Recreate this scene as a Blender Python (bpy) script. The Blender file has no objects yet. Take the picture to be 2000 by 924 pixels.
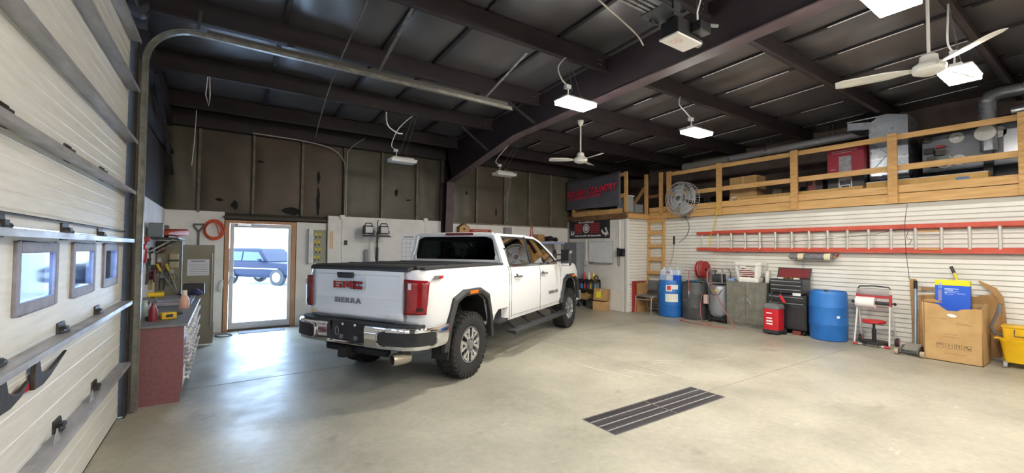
import bpy, bmesh, math, random
from mathutils import Matrix, Vector, Euler
random.seed(7)
SC = bpy.context.scene
COL = SC.collection
PI = math.pi
# ------------------------------------------------------------------ camera, world, exposure
def camera():
    yaw, pitch, roll = .59592, .03041, .00722
    f = Vector((math.sin(yaw)*math.cos(pitch), math.cos(yaw)*math.cos(pitch), math.sin(pitch)))
    r = Vector((math.cos(yaw), -math.sin(yaw), 0)); u = r.cross(f)
    r2 = r*math.cos(roll)+u*math.sin(roll); u2 = -r*math.sin(roll)+u*math.cos(roll)
    cd = bpy.data.cameras.new('camera'); cam = bpy.data.objects.new('camera', cd); COL.objects.link(cam)
    cd.sensor_width = 36; cd.lens = 827.377/2000*36; cd.clip_start = .02; cd.clip_end = 300
    m = Matrix((r2, u2, -f)).transposed().to_4x4(); m.translation = (0, 0, 1.6)
    cam.matrix_world = m
    SC.camera = cam
camera()
SC.view_settings.view_transform = 'Standard'; SC.view_settings.look = 'None'
SC.view_settings.gamma = 1; SC.view_settings.use_curve_mapping = False
SC.view_settings.exposure = 1.18
LAMP = 98.0          # radiance of the lit fixtures
SKY = 8.0            # radiance of the overcast sky outside
w = bpy.data.worlds.new('overcast_sky'); SC.world = w; w.use_nodes = True
bg = w.node_tree.nodes['Background']; bg.inputs[0].default_value = (.56, .74, 1, 1); bg.inputs[1].default_value = SKY
SC.cycles.max_bounces = 10; SC.cycles.diffuse_bounces = 6; SC.cycles.transparent_max_bounces = 12
SC.cycles.sample_clamp_indirect = 8
SC.cycles.caustics_reflective = False; SC.cycles.caustics_refractive = False

def portal(name, loc, rot, sx, sy):
    l = bpy.data.lights.new(name, 'AREA'); l.shape = 'RECTANGLE'; l.size = sx; l.size_y = sy; l.cycles.is_portal = True
    o = bpy.data.objects.new(name, l); COL.objects.link(o); o.location = loc; o.rotation_euler = rot
# daylight comes in through the glass door (sampling guide only, gives off no light itself)
portal('glass_door_daylight', (.61, 9.93, 1.07), (-PI/2, 0, 0), .95, 1.85)

# ------------------------------------------------------------------ materials
def lin(c):
    if isinstance(c, str):
        c = [int(c[i:i+2], 16)/255 for i in (0, 2, 4)]
    return tuple(x/12.92 if x <= .04045 else ((x+.055)/1.055)**2.4 for x in c[:3])+(1,)
MT = {}
def mat(name, col, rough=.5, metal=0, col2=None, scale=6, detail=4, bump=0, bscale=None, coat=0, lo=.35, hi=.65, stretch=None, emit=None, rvar=0, spec=.5):
    if name in MT: return MT[name]
    m = bpy.data.materials.new(name); m.use_nodes = True; nt = m.node_tree; b = nt.nodes['Principled BSDF']
    b.inputs['Base Color'].default_value = lin(col); b.inputs['Roughness'].default_value = rough; b.inputs['Metallic'].default_value = metal
    b.inputs['Specular IOR Level'].default_value = spec
    if coat: b.inputs['Coat Weight'].default_value = coat; b.inputs['Coat Roughness'].default_value = .06
    if emit: b.inputs['Emission Color'].default_value = lin(emit[0]); b.inputs['Emission Strength'].default_value = emit[1]
    N, L = nt.nodes.new, nt.links.new
    if col2 or bump or rvar:
        tc = N('ShaderNodeTexCoord'); src = tc.outputs['Object']
        if stretch:
            mp = N('ShaderNodeMapping'); mp.inputs['Scale'].default_value = stretch; L(src, mp.inputs['Vector']); src = mp.outputs[0]
        no = N('ShaderNodeTexNoise'); no.inputs['Scale'].default_value = scale; no.inputs['Detail'].default_value = detail; no.inputs['Roughness'].default_value = .6
        L(src, no.inputs['Vector'])
        if col2:
            cr = N('ShaderNodeValToRGB'); cr.color_ramp.elements[0].position = lo; cr.color_ramp.elements[1].position = hi
            cr.color_ramp.elements[0].color = lin(col); cr.color_ramp.elements[1].color = lin(col2)
            L(no.outputs['Fac'], cr.inputs[0]); L(cr.outputs[0], b.inputs['Base Color'])
        if rvar:
            mr = N('ShaderNodeMapRange'); mr.inputs['To Min'].default_value = rough-rvar; mr.inputs['To Max'].default_value = rough+rvar
            mr.inputs['From Min'].default_value = .3; mr.inputs['From Max'].default_value = .7
            L(no.outputs['Fac'], mr.inputs['Value']); L(mr.outputs[0], b.inputs['Roughness'])
        if bump:
            n2 = no
            if bscale:
                n2 = N('ShaderNodeTexNoise'); n2.inputs['Scale'].default_value = bscale; n2.inputs['Detail'].default_value = 3; L(src, n2.inputs['Vector'])
            bp = N('ShaderNodeBump'); bp.inputs['Strength'].default_value = bump; bp.inputs['Distance'].default_value = .01
            L(n2.outputs['Fac'], bp.inputs['Height']); L(bp.outputs[0], b.inputs['Normal'])
    MT[name] = m
    return m
def glass(name, tint, amount, rough=.02):
    """thin pane: tinted see-through plus a Fresnel reflection"""
    m = bpy.data.materials.new(name); m.use_nodes = True; nt = m.node_tree; nt.nodes.clear(); N, L = nt.nodes.new, nt.links.new
    o = N('ShaderNodeOutputMaterial'); mx = N('ShaderNodeMixShader'); t = N('ShaderNodeBsdfTransparent'); gl = N('ShaderNodeBsdfGlossy'); fr = N('ShaderNodeLayerWeight')
    t.inputs[0].default_value = lin(tint); gl.inputs['Roughness'].default_value = rough; gl.inputs[0].default_value = (1, 1, 1, 1)
    fr.inputs['Blend'].default_value = amount
    L(fr.outputs['Fresnel'], mx.inputs[0]); L(t.outputs[0], mx.inputs[1]); L(gl.outputs[0], mx.inputs[2]); L(mx.outputs[0], o.inputs[0])
    MT[name] = m
    return m
M = mat
white_paint = M('white_paint', 'ebeae6', .55, col2='dddbd6', scale=3, lo=.4, hi=.75)
steel = M('galvanized_steel', 'a9abad', .42, .85, col2='7f8286', scale=14, rvar=.1)
dark_iron = M('primer_brown_steel', '2a2224', .6, col2='20191c', scale=3)
flange_m = M('primer_flange_steel', '54454a', .55, col2='43373b', scale=4)
black = M('black_plastic', '1d1d1f', .45, col2='29292b', scale=20)
rubber = M('black_rubber', '1b1b1c', .8, col2='262626', scale=30)
grey_pl = M('grey_plastic', '6a6c6e', .5)
chrome = M('chrome', 'e2e3e6', .08, 1)
silver = M('brushed_silver', 'c4c6c9', .28, .9)
lumber = M('construction_lumber', 'd4aa70', .65, col2='bb8f56', scale=5, stretch=(6, 1, 6), bump=.1)
lumber_y = M('construction_lumber_long', 'd9b077', .62, col2='c4985c', scale=3, stretch=(8, .7, 8), bump=.1)
lumber_d = M('weathered_lumber', '8b6a48', .75, col2='5f462f', scale=4, stretch=(6, 1, 6))
cardboard = M('cardboard', 'b38d5f', .8, col2='a07c50', scale=3)
cardboard2 = M('pale_cardboard', 'c2a06e', .8, col2='b08c5b', scale=3)
red_pt = M('red_paint', 'b3282a', .4, col2='961f23', scale=5)
blue_pl = M('blue_polyethylene', '1f66b4', .42, col2='2c76c6', scale=2.5, coat=.1)
white_pl = M('white_plastic', 'e6e6e4', .4)
yellow_pl = M('yellow_plastic', 'e0b012', .42)
dk_grey = M('dark_grey_paint', '35373a', .5, col2='2b2d30', scale=8)
print_dk = M('dark_print', '3b342c', .8)
orange_pl = M('orange_plastic', 'd9672b', .45)
paper = M('white_paper', 'e8e9ea', .8)
# ------------------------------------------------------------------ geometry helpers
class MB:
    def __init__(s): s.v = []; s.f = []; s.sm = []
    def add(s, vs, fs, smooth=False):
        o = len(s.v); s.v += [tuple(v) for v in vs]; s.f += [tuple(i+o for i in f) for f in fs]; s.sm += [smooth]*len(fs); return s
    def bx(s, x0, x1, y0, y1, z0, z1):
        return s.add([(x, y, z) for x in (x0, x1) for y in (y0, y1) for z in (z0, z1)],
                     [(0, 1, 3, 2), (4, 6, 7, 5), (0, 4, 5, 1), (2, 3, 7, 6), (0, 2, 6, 4), (1, 5, 7, 3)])
    def box(s, c, d, rot=(0, 0, 0)):
        R = Euler(rot).to_matrix(); c = Vector(c)
        vs = [c+R @ Vector((x*d[0]/2, y*d[1]/2, z*d[2]/2)) for x in (-1, 1) for y in (-1, 1) for z in (-1, 1)]
        return s.add(vs, [(0, 1, 3, 2), (4, 6, 7, 5), (0, 4, 5, 1), (2, 3, 7, 6), (0, 2, 6, 4), (1, 5, 7, 3)])
    def bar(s, p0, p1, w, h, up=(0, 0, 1)):
        p0 = Vector(p0); p1 = Vector(p1); d = (p1-p0).normalized(); up = Vector(up)
        if abs(d.dot(up)) > .98: up = Vector((0, 1, 0)) if abs(d.y) < .9 else Vector((1, 0, 0))
        a = d.cross(up).normalized(); b = a.cross(d)
        vs = [p+a*i*w/2+b*j*h/2 for p in (p0, p1) for i in (-1, 1) for j in (-1, 1)]
        return s.add(vs, [(0, 1, 3, 2), (4, 6, 7, 5), (0, 4, 5, 1), (2, 3, 7, 6), (0, 2, 6, 4), (1, 5, 7, 3)])
    def tube(s, pts, r, n=8, closed=False, caps=True):
        pts = [Vector(p) for p in pts]; m = len(pts); rs = r if isinstance(r, (list, tuple)) else [r]*m
        vs = []; pa = None
        for i, p in enumerate(pts):
            if closed: d = pts[(i+1) % m]-pts[i-1]
            else: d = pts[min(i+1, m-1)]-pts[max(i-1, 0)]
            d.normalize()
            if pa is None:
                a = d.cross(Vector((0, 0, 1)))
                if a.length < .05: a = d.cross(Vector((0, 1, 0)))
            else: a = pa-d*pa.dot(d)
            a.normalize(); pa = a; b = d.cross(a)
            vs += [p+(a*math.cos(2*PI*k/n)+b*math.sin(2*PI*k/n))*rs[i] for k in range(n)]
        fs = []
        for i in range(m if closed else m-1):
            j = (i+1) % m
            fs += [(i*n+k, i*n+(k+1) % n, j*n+(k+1) % n, j*n+k) for k in range(n)]
        s.add(vs, fs, True)
        if caps and not closed: s.add(vs[:n], [tuple(range(n))[::-1]]); s.add(vs[-n:], [tuple(range(n))])
        return s
    def cyl(s, p0, p1, r0, r1=None, n=20): return s.tube([p0, p1], [r0, r0 if r1 is None else r1], n)
    def lathe(s, prof, n=24, c=(0, 0, 0), axis='z', a0=0, a1=2*PI, smooth=True):
        """prof: (radius, height) pairs"""
        full = abs(a1-a0-2*PI) < 1e-6; k = n if full else n+1
        vs = []
        for r, h in prof:
            for i in range(k):
                t = a0+(a1-a0)*i/n; x, y = r*math.cos(t), r*math.sin(t)
                q = (x, y, h) if axis == 'z' else ((h, x, y) if axis == 'x' else (x, h, y))
                vs.append((q[0]+c[0], q[1]+c[1], q[2]+c[2]))
        fs = []
        for j in range(len(prof)-1):
            for i in range(n):
                i2 = (i+1) % k
                fs.append((j*k+i, j*k+i2, (j+1)*k+i2, (j+1)*k+i))
        return s.add(vs, fs, smooth)
    def prism(s, poly, lo, hi, axis='y'):
        """2-D polygon pushed along an axis; poly coords are the two other axes in order"""
        n = len(poly); vs = []
        for h in (lo, hi):
            for a, b in poly:
                vs.append((h, a, b) if axis == 'x' else ((a, h, b) if axis == 'y' else (a, b, h)))
        return s.add(vs, [tuple(range(n))[::-1], tuple(range(n, 2*n))]+[(i, (i+1) % n, n+(i+1) % n, n+i) for i in range(n)])
    def grid(s, fn, nu, nv, smooth=True, closed=False):
        vs = [fn(i/nu, j/nv) for i in range(nu+1) for j in range(nv+1)]
        k = nv+1
        return s.add(vs, [(i*k+j, (i+1)*k+j, (i+1)*k+j+1, i*k+j+1) for i in range(nu) for j in range(nv)], smooth)
    def loft(s, rings, smooth=True, caps=True):
        n = len(rings[0]); vs = [p for r in rings for p in r]
        s.add(vs, [(i*n+k, i*n+(k+1) % n, (i+1)*n+(k+1) % n, (i+1)*n+k) for i in range(len(rings)-1) for k in range(n)], smooth)
        if caps: s.add(rings[0], [tuple(range(n))[::-1]]); s.add(rings[-1], [tuple(range(n))])
        return s
    def sphere(s, c, r, n=12, sz=1):
        pr = [(r*math.sin(PI*i/(n//2)), -r*math.cos(PI*i/(n//2))*sz) for i in range(n//2+1)]
        return s.lathe(pr, n, c)
    def xf(s, m):
        m = m if isinstance(m, Matrix) else Matrix(m)
        s.v = [tuple(m @ Vector(v)) for v in s.v]; return s
    def mesh(s, name, m, fix=True):
        me = bpy.data.meshes.new(name); me.from_pydata(s.v, [], s.f); me.update()
        if fix:
            bm = bmesh.new(); bm.from_mesh(me); bmesh.ops.remove_doubles(bm, verts=bm.verts, dist=1e-5)
            bmesh.ops.recalc_face_normals(bm, faces=bm.faces)
            fl = {}
            bm.to_mesh(me); bm.free()
        if any(s.sm):
            me.polygons.foreach_set('use_smooth', [True]*len(me.polygons)); 
            try: me.set_sharp_from_angle(angle=math.radians(38))
            except Exception: pass
        me.materials.append(m)
        return me
    def build(s, name, m, parent=None, bevel=0, seg=2, loc=None, rz=0):
        o = bpy.data.objects.new(name, s.mesh(name, m)); COL.objects.link(o)
        if parent: o.parent = parent
        if loc: o.location = loc
        if rz: o.rotation_euler.z = rz
        if bevel:
            b = o.modifiers.new('bevel', 'BEVEL'); b.width = bevel; b.segments = seg; b.limit_method = 'ANGLE'; b.angle_limit = .6
        return o
def tag(o, label=None, cat=None, group=None, kind=None):
    if label: o['label'] = label
    if cat: o['category'] = cat
    if group: o['group'] = group
    if kind: o['kind'] = kind
    return o
def thing(name, label, cat, loc=(0, 0, 0), rz=0, group=None, rot=None):
    o = bpy.data.objects.new(name, None); COL.objects.link(o); o.empty_display_size = .1
    o.location = loc; o.rotation_euler = rot if rot else (0, 0, rz)
    return tag(o, label, cat, group)
def struct(o): o['kind'] = 'structure'; return o
def dup(root, loc=None, rz=None, label=None, group=None):
    r = root.copy(); COL.objects.link(r)
    if loc is not None: r.location = loc
    if rz is not None: r.rotation_euler.z = rz
    if label: r['label'] = label
    if group: r['group'] = group
    for ch in list(root.children):
        c = ch.copy(); COL.objects.link(c); c.parent = r
        for g_ in ch.children:
            d = g_.copy(); COL.objects.link(d); d.parent = c
    return r
def copy_part(o, loc=None, parent=None, rot=None):
    c = o.copy(); COL.objects.link(c)
    if loc is not None: c.location = loc
    if rot is not None: c.rotation_euler = rot
    if parent: c.parent = parent
    return c
def text(name, s, size, origin, right, up, m, parent=None, ext=.002, align='LEFT', sx=1, shear=0, bold=0, spacing=1):
    cu = bpy.data.curves.new(name, 'FONT'); cu.body = s; cu.size = size; cu.extrude = ext; cu.align_x = align; cu.shear = shear; cu.offset = bold; cu.space_character = spacing; cu.resolution_u = 3
    t = bpy.data.objects.new(name, cu); COL.objects.link(t)
    dg = bpy.context.evaluated_depsgraph_get(); me = bpy.data.meshes.new_from_object(t.evaluated_get(dg))
    bpy.data.objects.remove(t); bpy.data.curves.remove(cu)
    r = Vector(right).normalized(); u = Vector(up); u = (u-r*u.dot(r)).normalized(); n = r.cross(u)
    mm = Matrix((r, u, n)).transposed().to_4x4(); mm.translation = Vector(origin)
    me.transform(mm @ Matrix.Diagonal((sx, 1, 1, 1)))
    me.materials.clear(); me.materials.append(m); me.name = name
    o = bpy.data.objects.new(name, me); COL.objects.link(o)
    if parent: o.parent = parent
    return o
def smooth(pts, k=6):
    out = []; P = [Vector(p) for p in pts]
    for i in range(len(P)-1):
        p0, p1, p2, p3 = P[max(i-1, 0)], P[i], P[i+1], P[min(i+2, len(P)-1)]
        for j in range(k):
            t = j/k; out.append(.5*((2*p1)+(p2-p0)*t+(2*p0-5*p1+4*p2-p3)*t*t+(3*p1-p0-3*p2+p3)*t*t*t))
    return out+[P[-1]]
def arc(c, r, a0, a1, n, plane='xz', k=1):
    out = []
    for i in range(n+1):
        t = a0+(a1-a0)*i/n; p, q = r*math.cos(t), r*math.sin(t)*k
        out.append((c[0]+p, c[1], c[2]+q) if plane == 'xz' else ((c[0], c[1]+p, c[2]+q) if plane == 'yz' else (c[0]+p, c[1]+q, c[2])))
    return out
def rrect(w, h, r, n=4, cx=0, cy=0):
    out = []
    for sx, sy, a in ((1, 1, 0), (-1, 1, PI/2), (-1, -1, PI), (1, -1, 3*PI/2)):
        for i in range(n+1):
            t = a+PI/2*i/n; out.append((cx+sx*(w/2-r)+r*math.cos(t), cy+sy*(h/2-r)+r*math.sin(t)))
    return out
# ================================================================== THE SETTING
XL, YB, X1, YJ, X2, ZM = -.9, 9.75, 8.65, 7.42, 9.55, 2.43
def deck(y): return 4.16+.042*(8.95-y)
def concrete():
    m = bpy.data.materials.new('worn_concrete'); m.use_nodes = True; nt = m.node_tree; b = nt.nodes['Principled BSDF']; N, L = nt.nodes.new, nt.links.new
    tc = N('ShaderNodeTexCoord')
    def noise(sc, det, ro=.6, st=None):
        n = N('ShaderNodeTexNoise'); n.inputs['Scale'].default_value = sc; n.inputs['Detail'].default_value = det; n.inputs['Roughness'].default_value = ro
        if st:
            mp = N('ShaderNodeMapping'); mp.inputs['Scale'].default_value = st; L(tc.outputs['Object'], mp.inputs[0]); L(mp.outputs[0], n.inputs['Vector'])
        else: L(tc.outputs['Object'], n.inputs['Vector'])
        return n
    def ramp(n, e):
        r = N('ShaderNodeValToRGB'); cr = r.color_ramp
        while len(cr.elements) < len(e): cr.elements.new(.5)
        for el, (p, c) in zip(cr.elements, e): el.position = p; el.color = lin(c)
        L(n, r.inputs[0]); return r
    a = ramp(noise(.9, 6).outputs['Fac'], [(.3, '938f80'), (.5, 'aaa696'), (.72, 'bbb7a5')])
    f = ramp(noise(16, 5, .7).outputs['Fac'], [(.3, 'dcdcdc'), (.62, 'ffffff')])
    mx = N('ShaderNodeMix'); mx.data_type = 'RGBA'; mx.blend_type = 'MULTIPLY'; mx.inputs[0].default_value = .6
    L(a.outputs[0], mx.inputs[6]); L(f.outputs[0], mx.inputs[7])
    # pale scuffs with a shape of their own
    s = ramp(noise(2.6, 5, .65, (1, 2.2, 1)).outputs['Fac'], [(.66, '000000'), (.74, 'ffffff')])
    m2 = N('ShaderNodeMix'); m2.data_type = 'RGBA'; m2.inputs[7].default_value = lin('d5d3ca')
    k = N('ShaderNodeMath'); k.operation = 'MULTIPLY'; k.inputs[1].default_value = .55; L(s.outputs[0], k.inputs[0])
    L(k.outputs[0], m2.inputs[0]); L(mx.outputs[2], m2.inputs[6])
    # dark oil spots
    o = ramp(noise(1.7, 3, .5).outputs['Fac'], [(.27, 'ffffff'), (.33, '000000')])
    m3 = N('ShaderNodeMix'); m3.data_type = 'RGBA'; m3.inputs[7].default_value = lin('7a756b')
    k2 = N('ShaderNodeMath'); k2.operation = 'MULTIPLY'; k2.inputs[1].default_value = .5; L(o.outputs[0], k2.inputs[0])
    L(k2.outputs[0], m3.inputs[0]); L(m2.outputs[2], m3.inputs[6])
    L(m3.outputs[2], b.inputs['Base Color'])
    r = N('ShaderNodeMapRange'); r.inputs['From Min'].default_value = .3; r.inputs['From Max'].default_value = .7; r.inputs['To Min'].default_value = .3; r.inputs['To Max'].default_value = .52
    L(noise(1.3, 5).outputs['Fac'], r.inputs[0]); L(r.outputs[0], b.inputs['Roughness'])
    bp = N('ShaderNodeBump'); bp.inputs['Strength'].default_value = .12; bp.inputs['Distance'].default_value = .01
    L(noise(9, 6, .7).outputs['Fac'], bp.inputs['Height']); L(bp.outputs[0], b.inputs['Normal'])
    return m
conc = concrete()
PX0, PX1, PY0, PY1 = 2.83, 4.58, 2.56, 2.98      # drain pit
fl = MB()
fl.bx(-1.1, 13.4, -5.2, PY0, -.3, 0); fl.bx(-1.1, 13.4, PY1, 10.0, -.3, 0)
fl.bx(-1.1, PX0, PY0, PY1, -.3, 0); fl.bx(PX1, 13.4, PY0, PY1, -.3, 0); fl.bx(PX0, PX1, PY0, PY1, -.4, -.28)
floor = struct(fl.build('floor', conc)); floor['label'] = 'worn pale concrete garage floor with scuffs and stains'
# hairline slab joints, recessed strips of dark filler
jm = M('joint_filler', '8d897d', .8)
for i, (p0, p1) in enumerate((((-.3, 6.02), (2.6, 6.1)), ((2.6, 6.1), (8.6, 6.25)), ((4.75, 3.2), (4.7, 6.1)), ((4.6, 2.78), (9.4, 2.7)))):
    d = MB(); d.bar((*p0, 0), (*p1, 0), .008, .003); d.build('slab_joint', jm, floor)
# chalky scratch marks on the slab
sm_ = M('chalky_scuff', 'cbc9bd', .7)
for pts in (((4.15, 4.55), (4.18, 4.1), (4.3, 3.6)), ((4.5, 3.9), (4.55, 3.62), (4.62, 3.45)), ((5.0, 3.95), (5.3, 3.8)), ((5.2, 4.0), (5.55, 3.75)), ((6.0, 3.5), (6.25, 3.45))):
    d = MB()
    for a, b_ in zip(pts, pts[1:]): d.bar((*a, .0005), (*b_, .0005), .014, .0015)
    d.build('scuff_mark', sm_, floor)

# ---- back wall
insul = M('vinyl_faced_insulation', '5f5a4c', .5, col2='4a463a', scale=1.8, bump=.35, bscale=7, lo=.3, hi=.7)
insul2 = M('vinyl_faced_insulation_stained', '625246', .55, col2='4b463b', scale=1.5, bump=.35, bscale=7, lo=.3, hi=.7)
wb = MB(); wb.bx(-1.1, .0, YB, YB+.2, 0, 4.45); wb.bx(1.215, 13.4, YB, YB+.2, 0, 4.45); wb.bx(.0, 1.215, YB, YB+.2, 2.12, 4.45); wb.bx(.0, 1.215, YB+.02, YB+.2, -.05, .0)
wall_back = struct(wb.build('wall_back', M('dark_backing', '3a362f', .8)))
wall_back['label'] = 'back wall with white lower panels and dark insulation above'
def wpanel(x0, x1, y0, z1, m=None, nm='wall_panel', z0=0):
    b = MB(); b.bx(x0, x1, y0, YB, z0, z1); return b.build(nm, m or white_paint, wall_back, .004)
wpanel(XL, -.012, YB-.02, 2.275); wpanel(1.225, 1.80, YB-.02, 2.13); wpanel(1.81, 4.40, YB-.13, 2.285); wpanel(4.70, X1, YB-.02, 2.25)
b = MB(); b.bx(-.03, 1.81, YB-.09, YB-.001, 2.15, 2.2); b.build('ledge', M('dark_ledge', '4b443d', .7), wall_back)
b = MB(); b.bx(4.7, X1, YB-.07, YB-.021, 2.25, 2.275); b.build('ledge', M('chipped_ledge', 'a09a8e', .7, col2='6e655a', scale=12), wall_back)
BT = [-.9, -.419, .441, 1.307, 2.14, 2.96, 3.80, 4.45, 4.80, 5.446, 6.314, 7.152, 7.942, 8.65]
for i in range(len(BT)-1):
    x0, x1 = BT[i], BT[i+1]
    z0 = 2.26
    rr = random.Random(i)
    ph = rr.uniform(0, 6)
    def fn(u, v, x0=x0, x1=x1, z0=z0, ph=ph):
        bul = (1-(2*u-1)**6)*(1-(2*v-1)**8)
        return (x0+(x1-x0)*u, YB-.006-bul*(.035+.012*math.sin(5*v+ph)+.01*math.sin(7*u+3*v+ph)), z0+(3.84-z0)*v)
    g_ = MB(); g_.grid(fn, 8, 12); g_.build('insulation_panel', insul2 if i in (1, 2, 3, 9) else insul, wall_back)
tear = M('torn_insulation', '1c1a18', .9)
for k, (x, z, w_, h_) in enumerate(((1.12, 2.36, .17, .09), (1.62, 2.6, .035, .3), (1.62, 3.1, .03, .14), (.15, 2.42, .06, .1), (-.1, 2.5, .08, .03), (3.3, 2.9, .035, .1), (3.6, 2.75, .06, .02), (6.05, 2.6, .03, .12), (5.15, 3.05, .03, .07), (.55, 3.3, .07, .03))):
    r_ = random.Random(k); b = MB(); n_ = 10
    b.prism([(x+w_*math.cos(2*PI*i/n_)*r_.uniform(.6, 1.1), z+h_*math.sin(2*PI*i/n_)*r_.uniform(.6, 1.1)) for i in range(n_)], YB-.062, YB-.03, 'y'); b.build('torn_patch', tear, wall_back)
stud = M('wall_stud', '7a7368', .65, col2='5c554c', scale=5)
for x in BT[1:-1]:
    if 4.3 < x < 4.85: continue
    b = MB(); b.bx(x-.022, x+.022, YB-.075, YB-.005, 2.25, 3.84); b.build('stud', stud, wall_back)
b = MB(); b.bx(XL, 8.9, YB-.16, YB-.01, 3.8, 4.1); b.bx(XL, 8.9, YB-.19, YB-.15, 3.8, 3.83); b.build('eave_strut', dark_iron, wall_back)

# ---- glass entry door
wood_case = M('door_casing_wood', 'cda17c', .6, col2='bd8d66', scale=4, stretch=(8, 8, 1))
door = struct(thing('door_1', 'white framed full glass entry door with tan wood casing', None))
for x0, x1, z0, z1 in ((.0, .078, 0, 2.12), (1.137, 1.214, 0, 2.12), (.078, 1.137, 2.068, 2.12)):
    b = MB(); b.bx(x0, x1, YB-.03, YB+.12, z0, z1); b.build('casing', wood_case, door, .004)
dm = M('door_white', 'e3e4e6', .45)
for x0, x1, z0, z1 in ((.082, .152, .03, 2.064), (1.074, 1.134, .03, 2.064), (.152, 1.074, 1.985, 2.064), (.152, 1.074, .03, .155)):
    b = MB(); b.bx(x0, x1, YB+.0, YB+.045, z0, z1); b.build('door_rail', dm, door, .006)
pane_m = glass('clear_door_glass', 'f4f8fa', .06)
b = MB(); b.bx(.152, 1.074, YB+.018, YB+.024, .155, 1.985); b.build('glass_pane', pane_m, door)
b = MB(); b.bx(.08, 1.137, YB-.03, YB+.1, 0, .028); b.build('threshold', M('threshold_dark', '6d6257', .6), door)
b = MB(); b.bx(.09, .12, YB-.05, YB, .95, 1.12); b.tube([(.105, YB-.05, 1.04), (.105, YB-.085, 1.04), (.19, YB-.09, 1.035)], .011); b.build('door_handle', silver, door, .003)
b = MB(); b.bx(.2, .42, YB-.055, YB-.002, 2.02, 2.06); b.bar((.36, YB-.06, 2.065), (.62, YB-.1, 2.05), .02, .008); b.build('door_closer', silver, door, .003)
for z in (.3, 1.05, 1.85):
    b = MB(); b.cyl((1.136, YB-.006, z-.05), (1.136, YB-.006, z+.05), .009, n=8); b.build('hinge', silver, door)

# ---- left wall and its overhead door opening
wl = MB(); dl = M('left_wall_dark', '2e2a29', .8)
wl.bx(XL-.2, XL, 5.42, YB+.2, 0, 4.5); wl.bx(XL-.2, XL, -5.2, 1.0, 0, 4.9); wl.bx(XL-.2, XL, 1.0, 5.42, 3.68, 4.9)
wall_left = struct(wl.build('wall_left', dl)); wall_left['label'] = 'dark end wall around the overhead door'
b = MB(); b.bx(XL, XL+.012, 5.75, YB, .0, 2.27); b.build('wall_panel', white_paint, wall_left)
b = MB(); b.bx(XL, XL+.1, 5.47, 5.56, 0, 4.25); b.build('end_column', dark_iron, wall_left)
b = MB(); b.prism([(1.0, 3.95), (9.6, 3.75), (9.6, 4.1), (1.0, 4.45)], XL+.002, XL+.09, 'x'); b.build('end_rafter', dark_iron, wall_left)
b = MB(); b.bar((XL+.1, 7.2, 3.9), (XL+.1, 9.6, 2.9), .05, .05); b.build('brace', dark_iron, wall_left)
b = MB(); b.bar((XL+.06, 5.7, 3.3), (XL+.06, 9.7, 3.3), .1, .06); b.build('wall_girt', dark_iron, wall_left)

# ---- near wall, loft walls
b = MB(); b.bx(-1.1, 13.4, -5.2, -5.0, 0, 4.9); wn = struct(b.build('wall_near', white_paint)); wn['label'] = 'plain white wall behind the viewer'
b = MB(); b.bx(11.5, 11.6, -5, YB, 2.5, 4.9); wf = struct(b.build('wall_loft', M('loft_wall_dark', '6e5f57', .8, col2='5a4d47', scale=2))); wf['label'] = 'dark wall at the back of the storage loft'
b = MB(); b.bx(13.2, 13.4, -5.2, YB+.2, 0, 4.9); wo = struct(b.build('wall_outer', white_paint)); wo['label'] = 'outer wall of the rooms under the storage loft'
# ---- right wall: plain part, corner and slat part
wr = MB(); wr.bx(X1, X1+.12, YJ+.1, YB, 0, ZM); wr.bx(X1, X2+.15, YJ, YJ+.1, 0, ZM); wr.bx(X2, X2+.15, -5, YJ, 0, ZM)
wall_right = struct(wr.build('wall_right', M('slat_groove', 'b9b7b0', .7))); wall_right['label'] = 'white slat wall under the storage loft'
b = MB(); b.bx(X1-.012, X1, YJ+.1, YB-.14, 0, ZM-.02); b.build('wall_panel', white_paint, wall_right)
b = MB(); b.bx(X1-.025, X1+.03, YJ-.03, YJ+.05, 0, ZM-.01); b.build('corner_trim', white_pl, wall_right, .004)
slat_m = M('white_slat', 'e9e8e1', .42, col2='dedcd4', scale=2)
pitch = .0785; nsl = int(ZM/pitch)
def slat(L, ax):
    b = MB(); h = pitch-.010
    poly = [(0, 0), (-.014, .004), (-.016, .010), (-.016, h-.006), (-.012, h), (0, h)]
    b.prism([(p, q) for p, q in poly], 0, L, 'y') if ax == 'y' else b.prism([(p, q) for p, q in poly], 0, L, 'x')
    return b
first = slat(YJ+5, 'y').build('slat', slat_m, wall_right, loc=(X2-.001, -5, .01))
f2 = slat(X2-X1-.05, 'x').build('slat', slat_m, wall_right, loc=(X1+.03, YJ-.001, .01))
for k in range(1, nsl):
    copy_part(first, (X2-.001, -5, .01+k*pitch)); copy_part(f2, (X1+.03, YJ-.001, .01+k*pitch))
b = MB(); b.bx(X1-.03, X1-.012, YJ+.1, YB-.15, 0, .1); b2 = struct(b.build('baseboard_right', white_pl)); b2['label'] = 'low white baseboard along the plain right wall'

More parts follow.
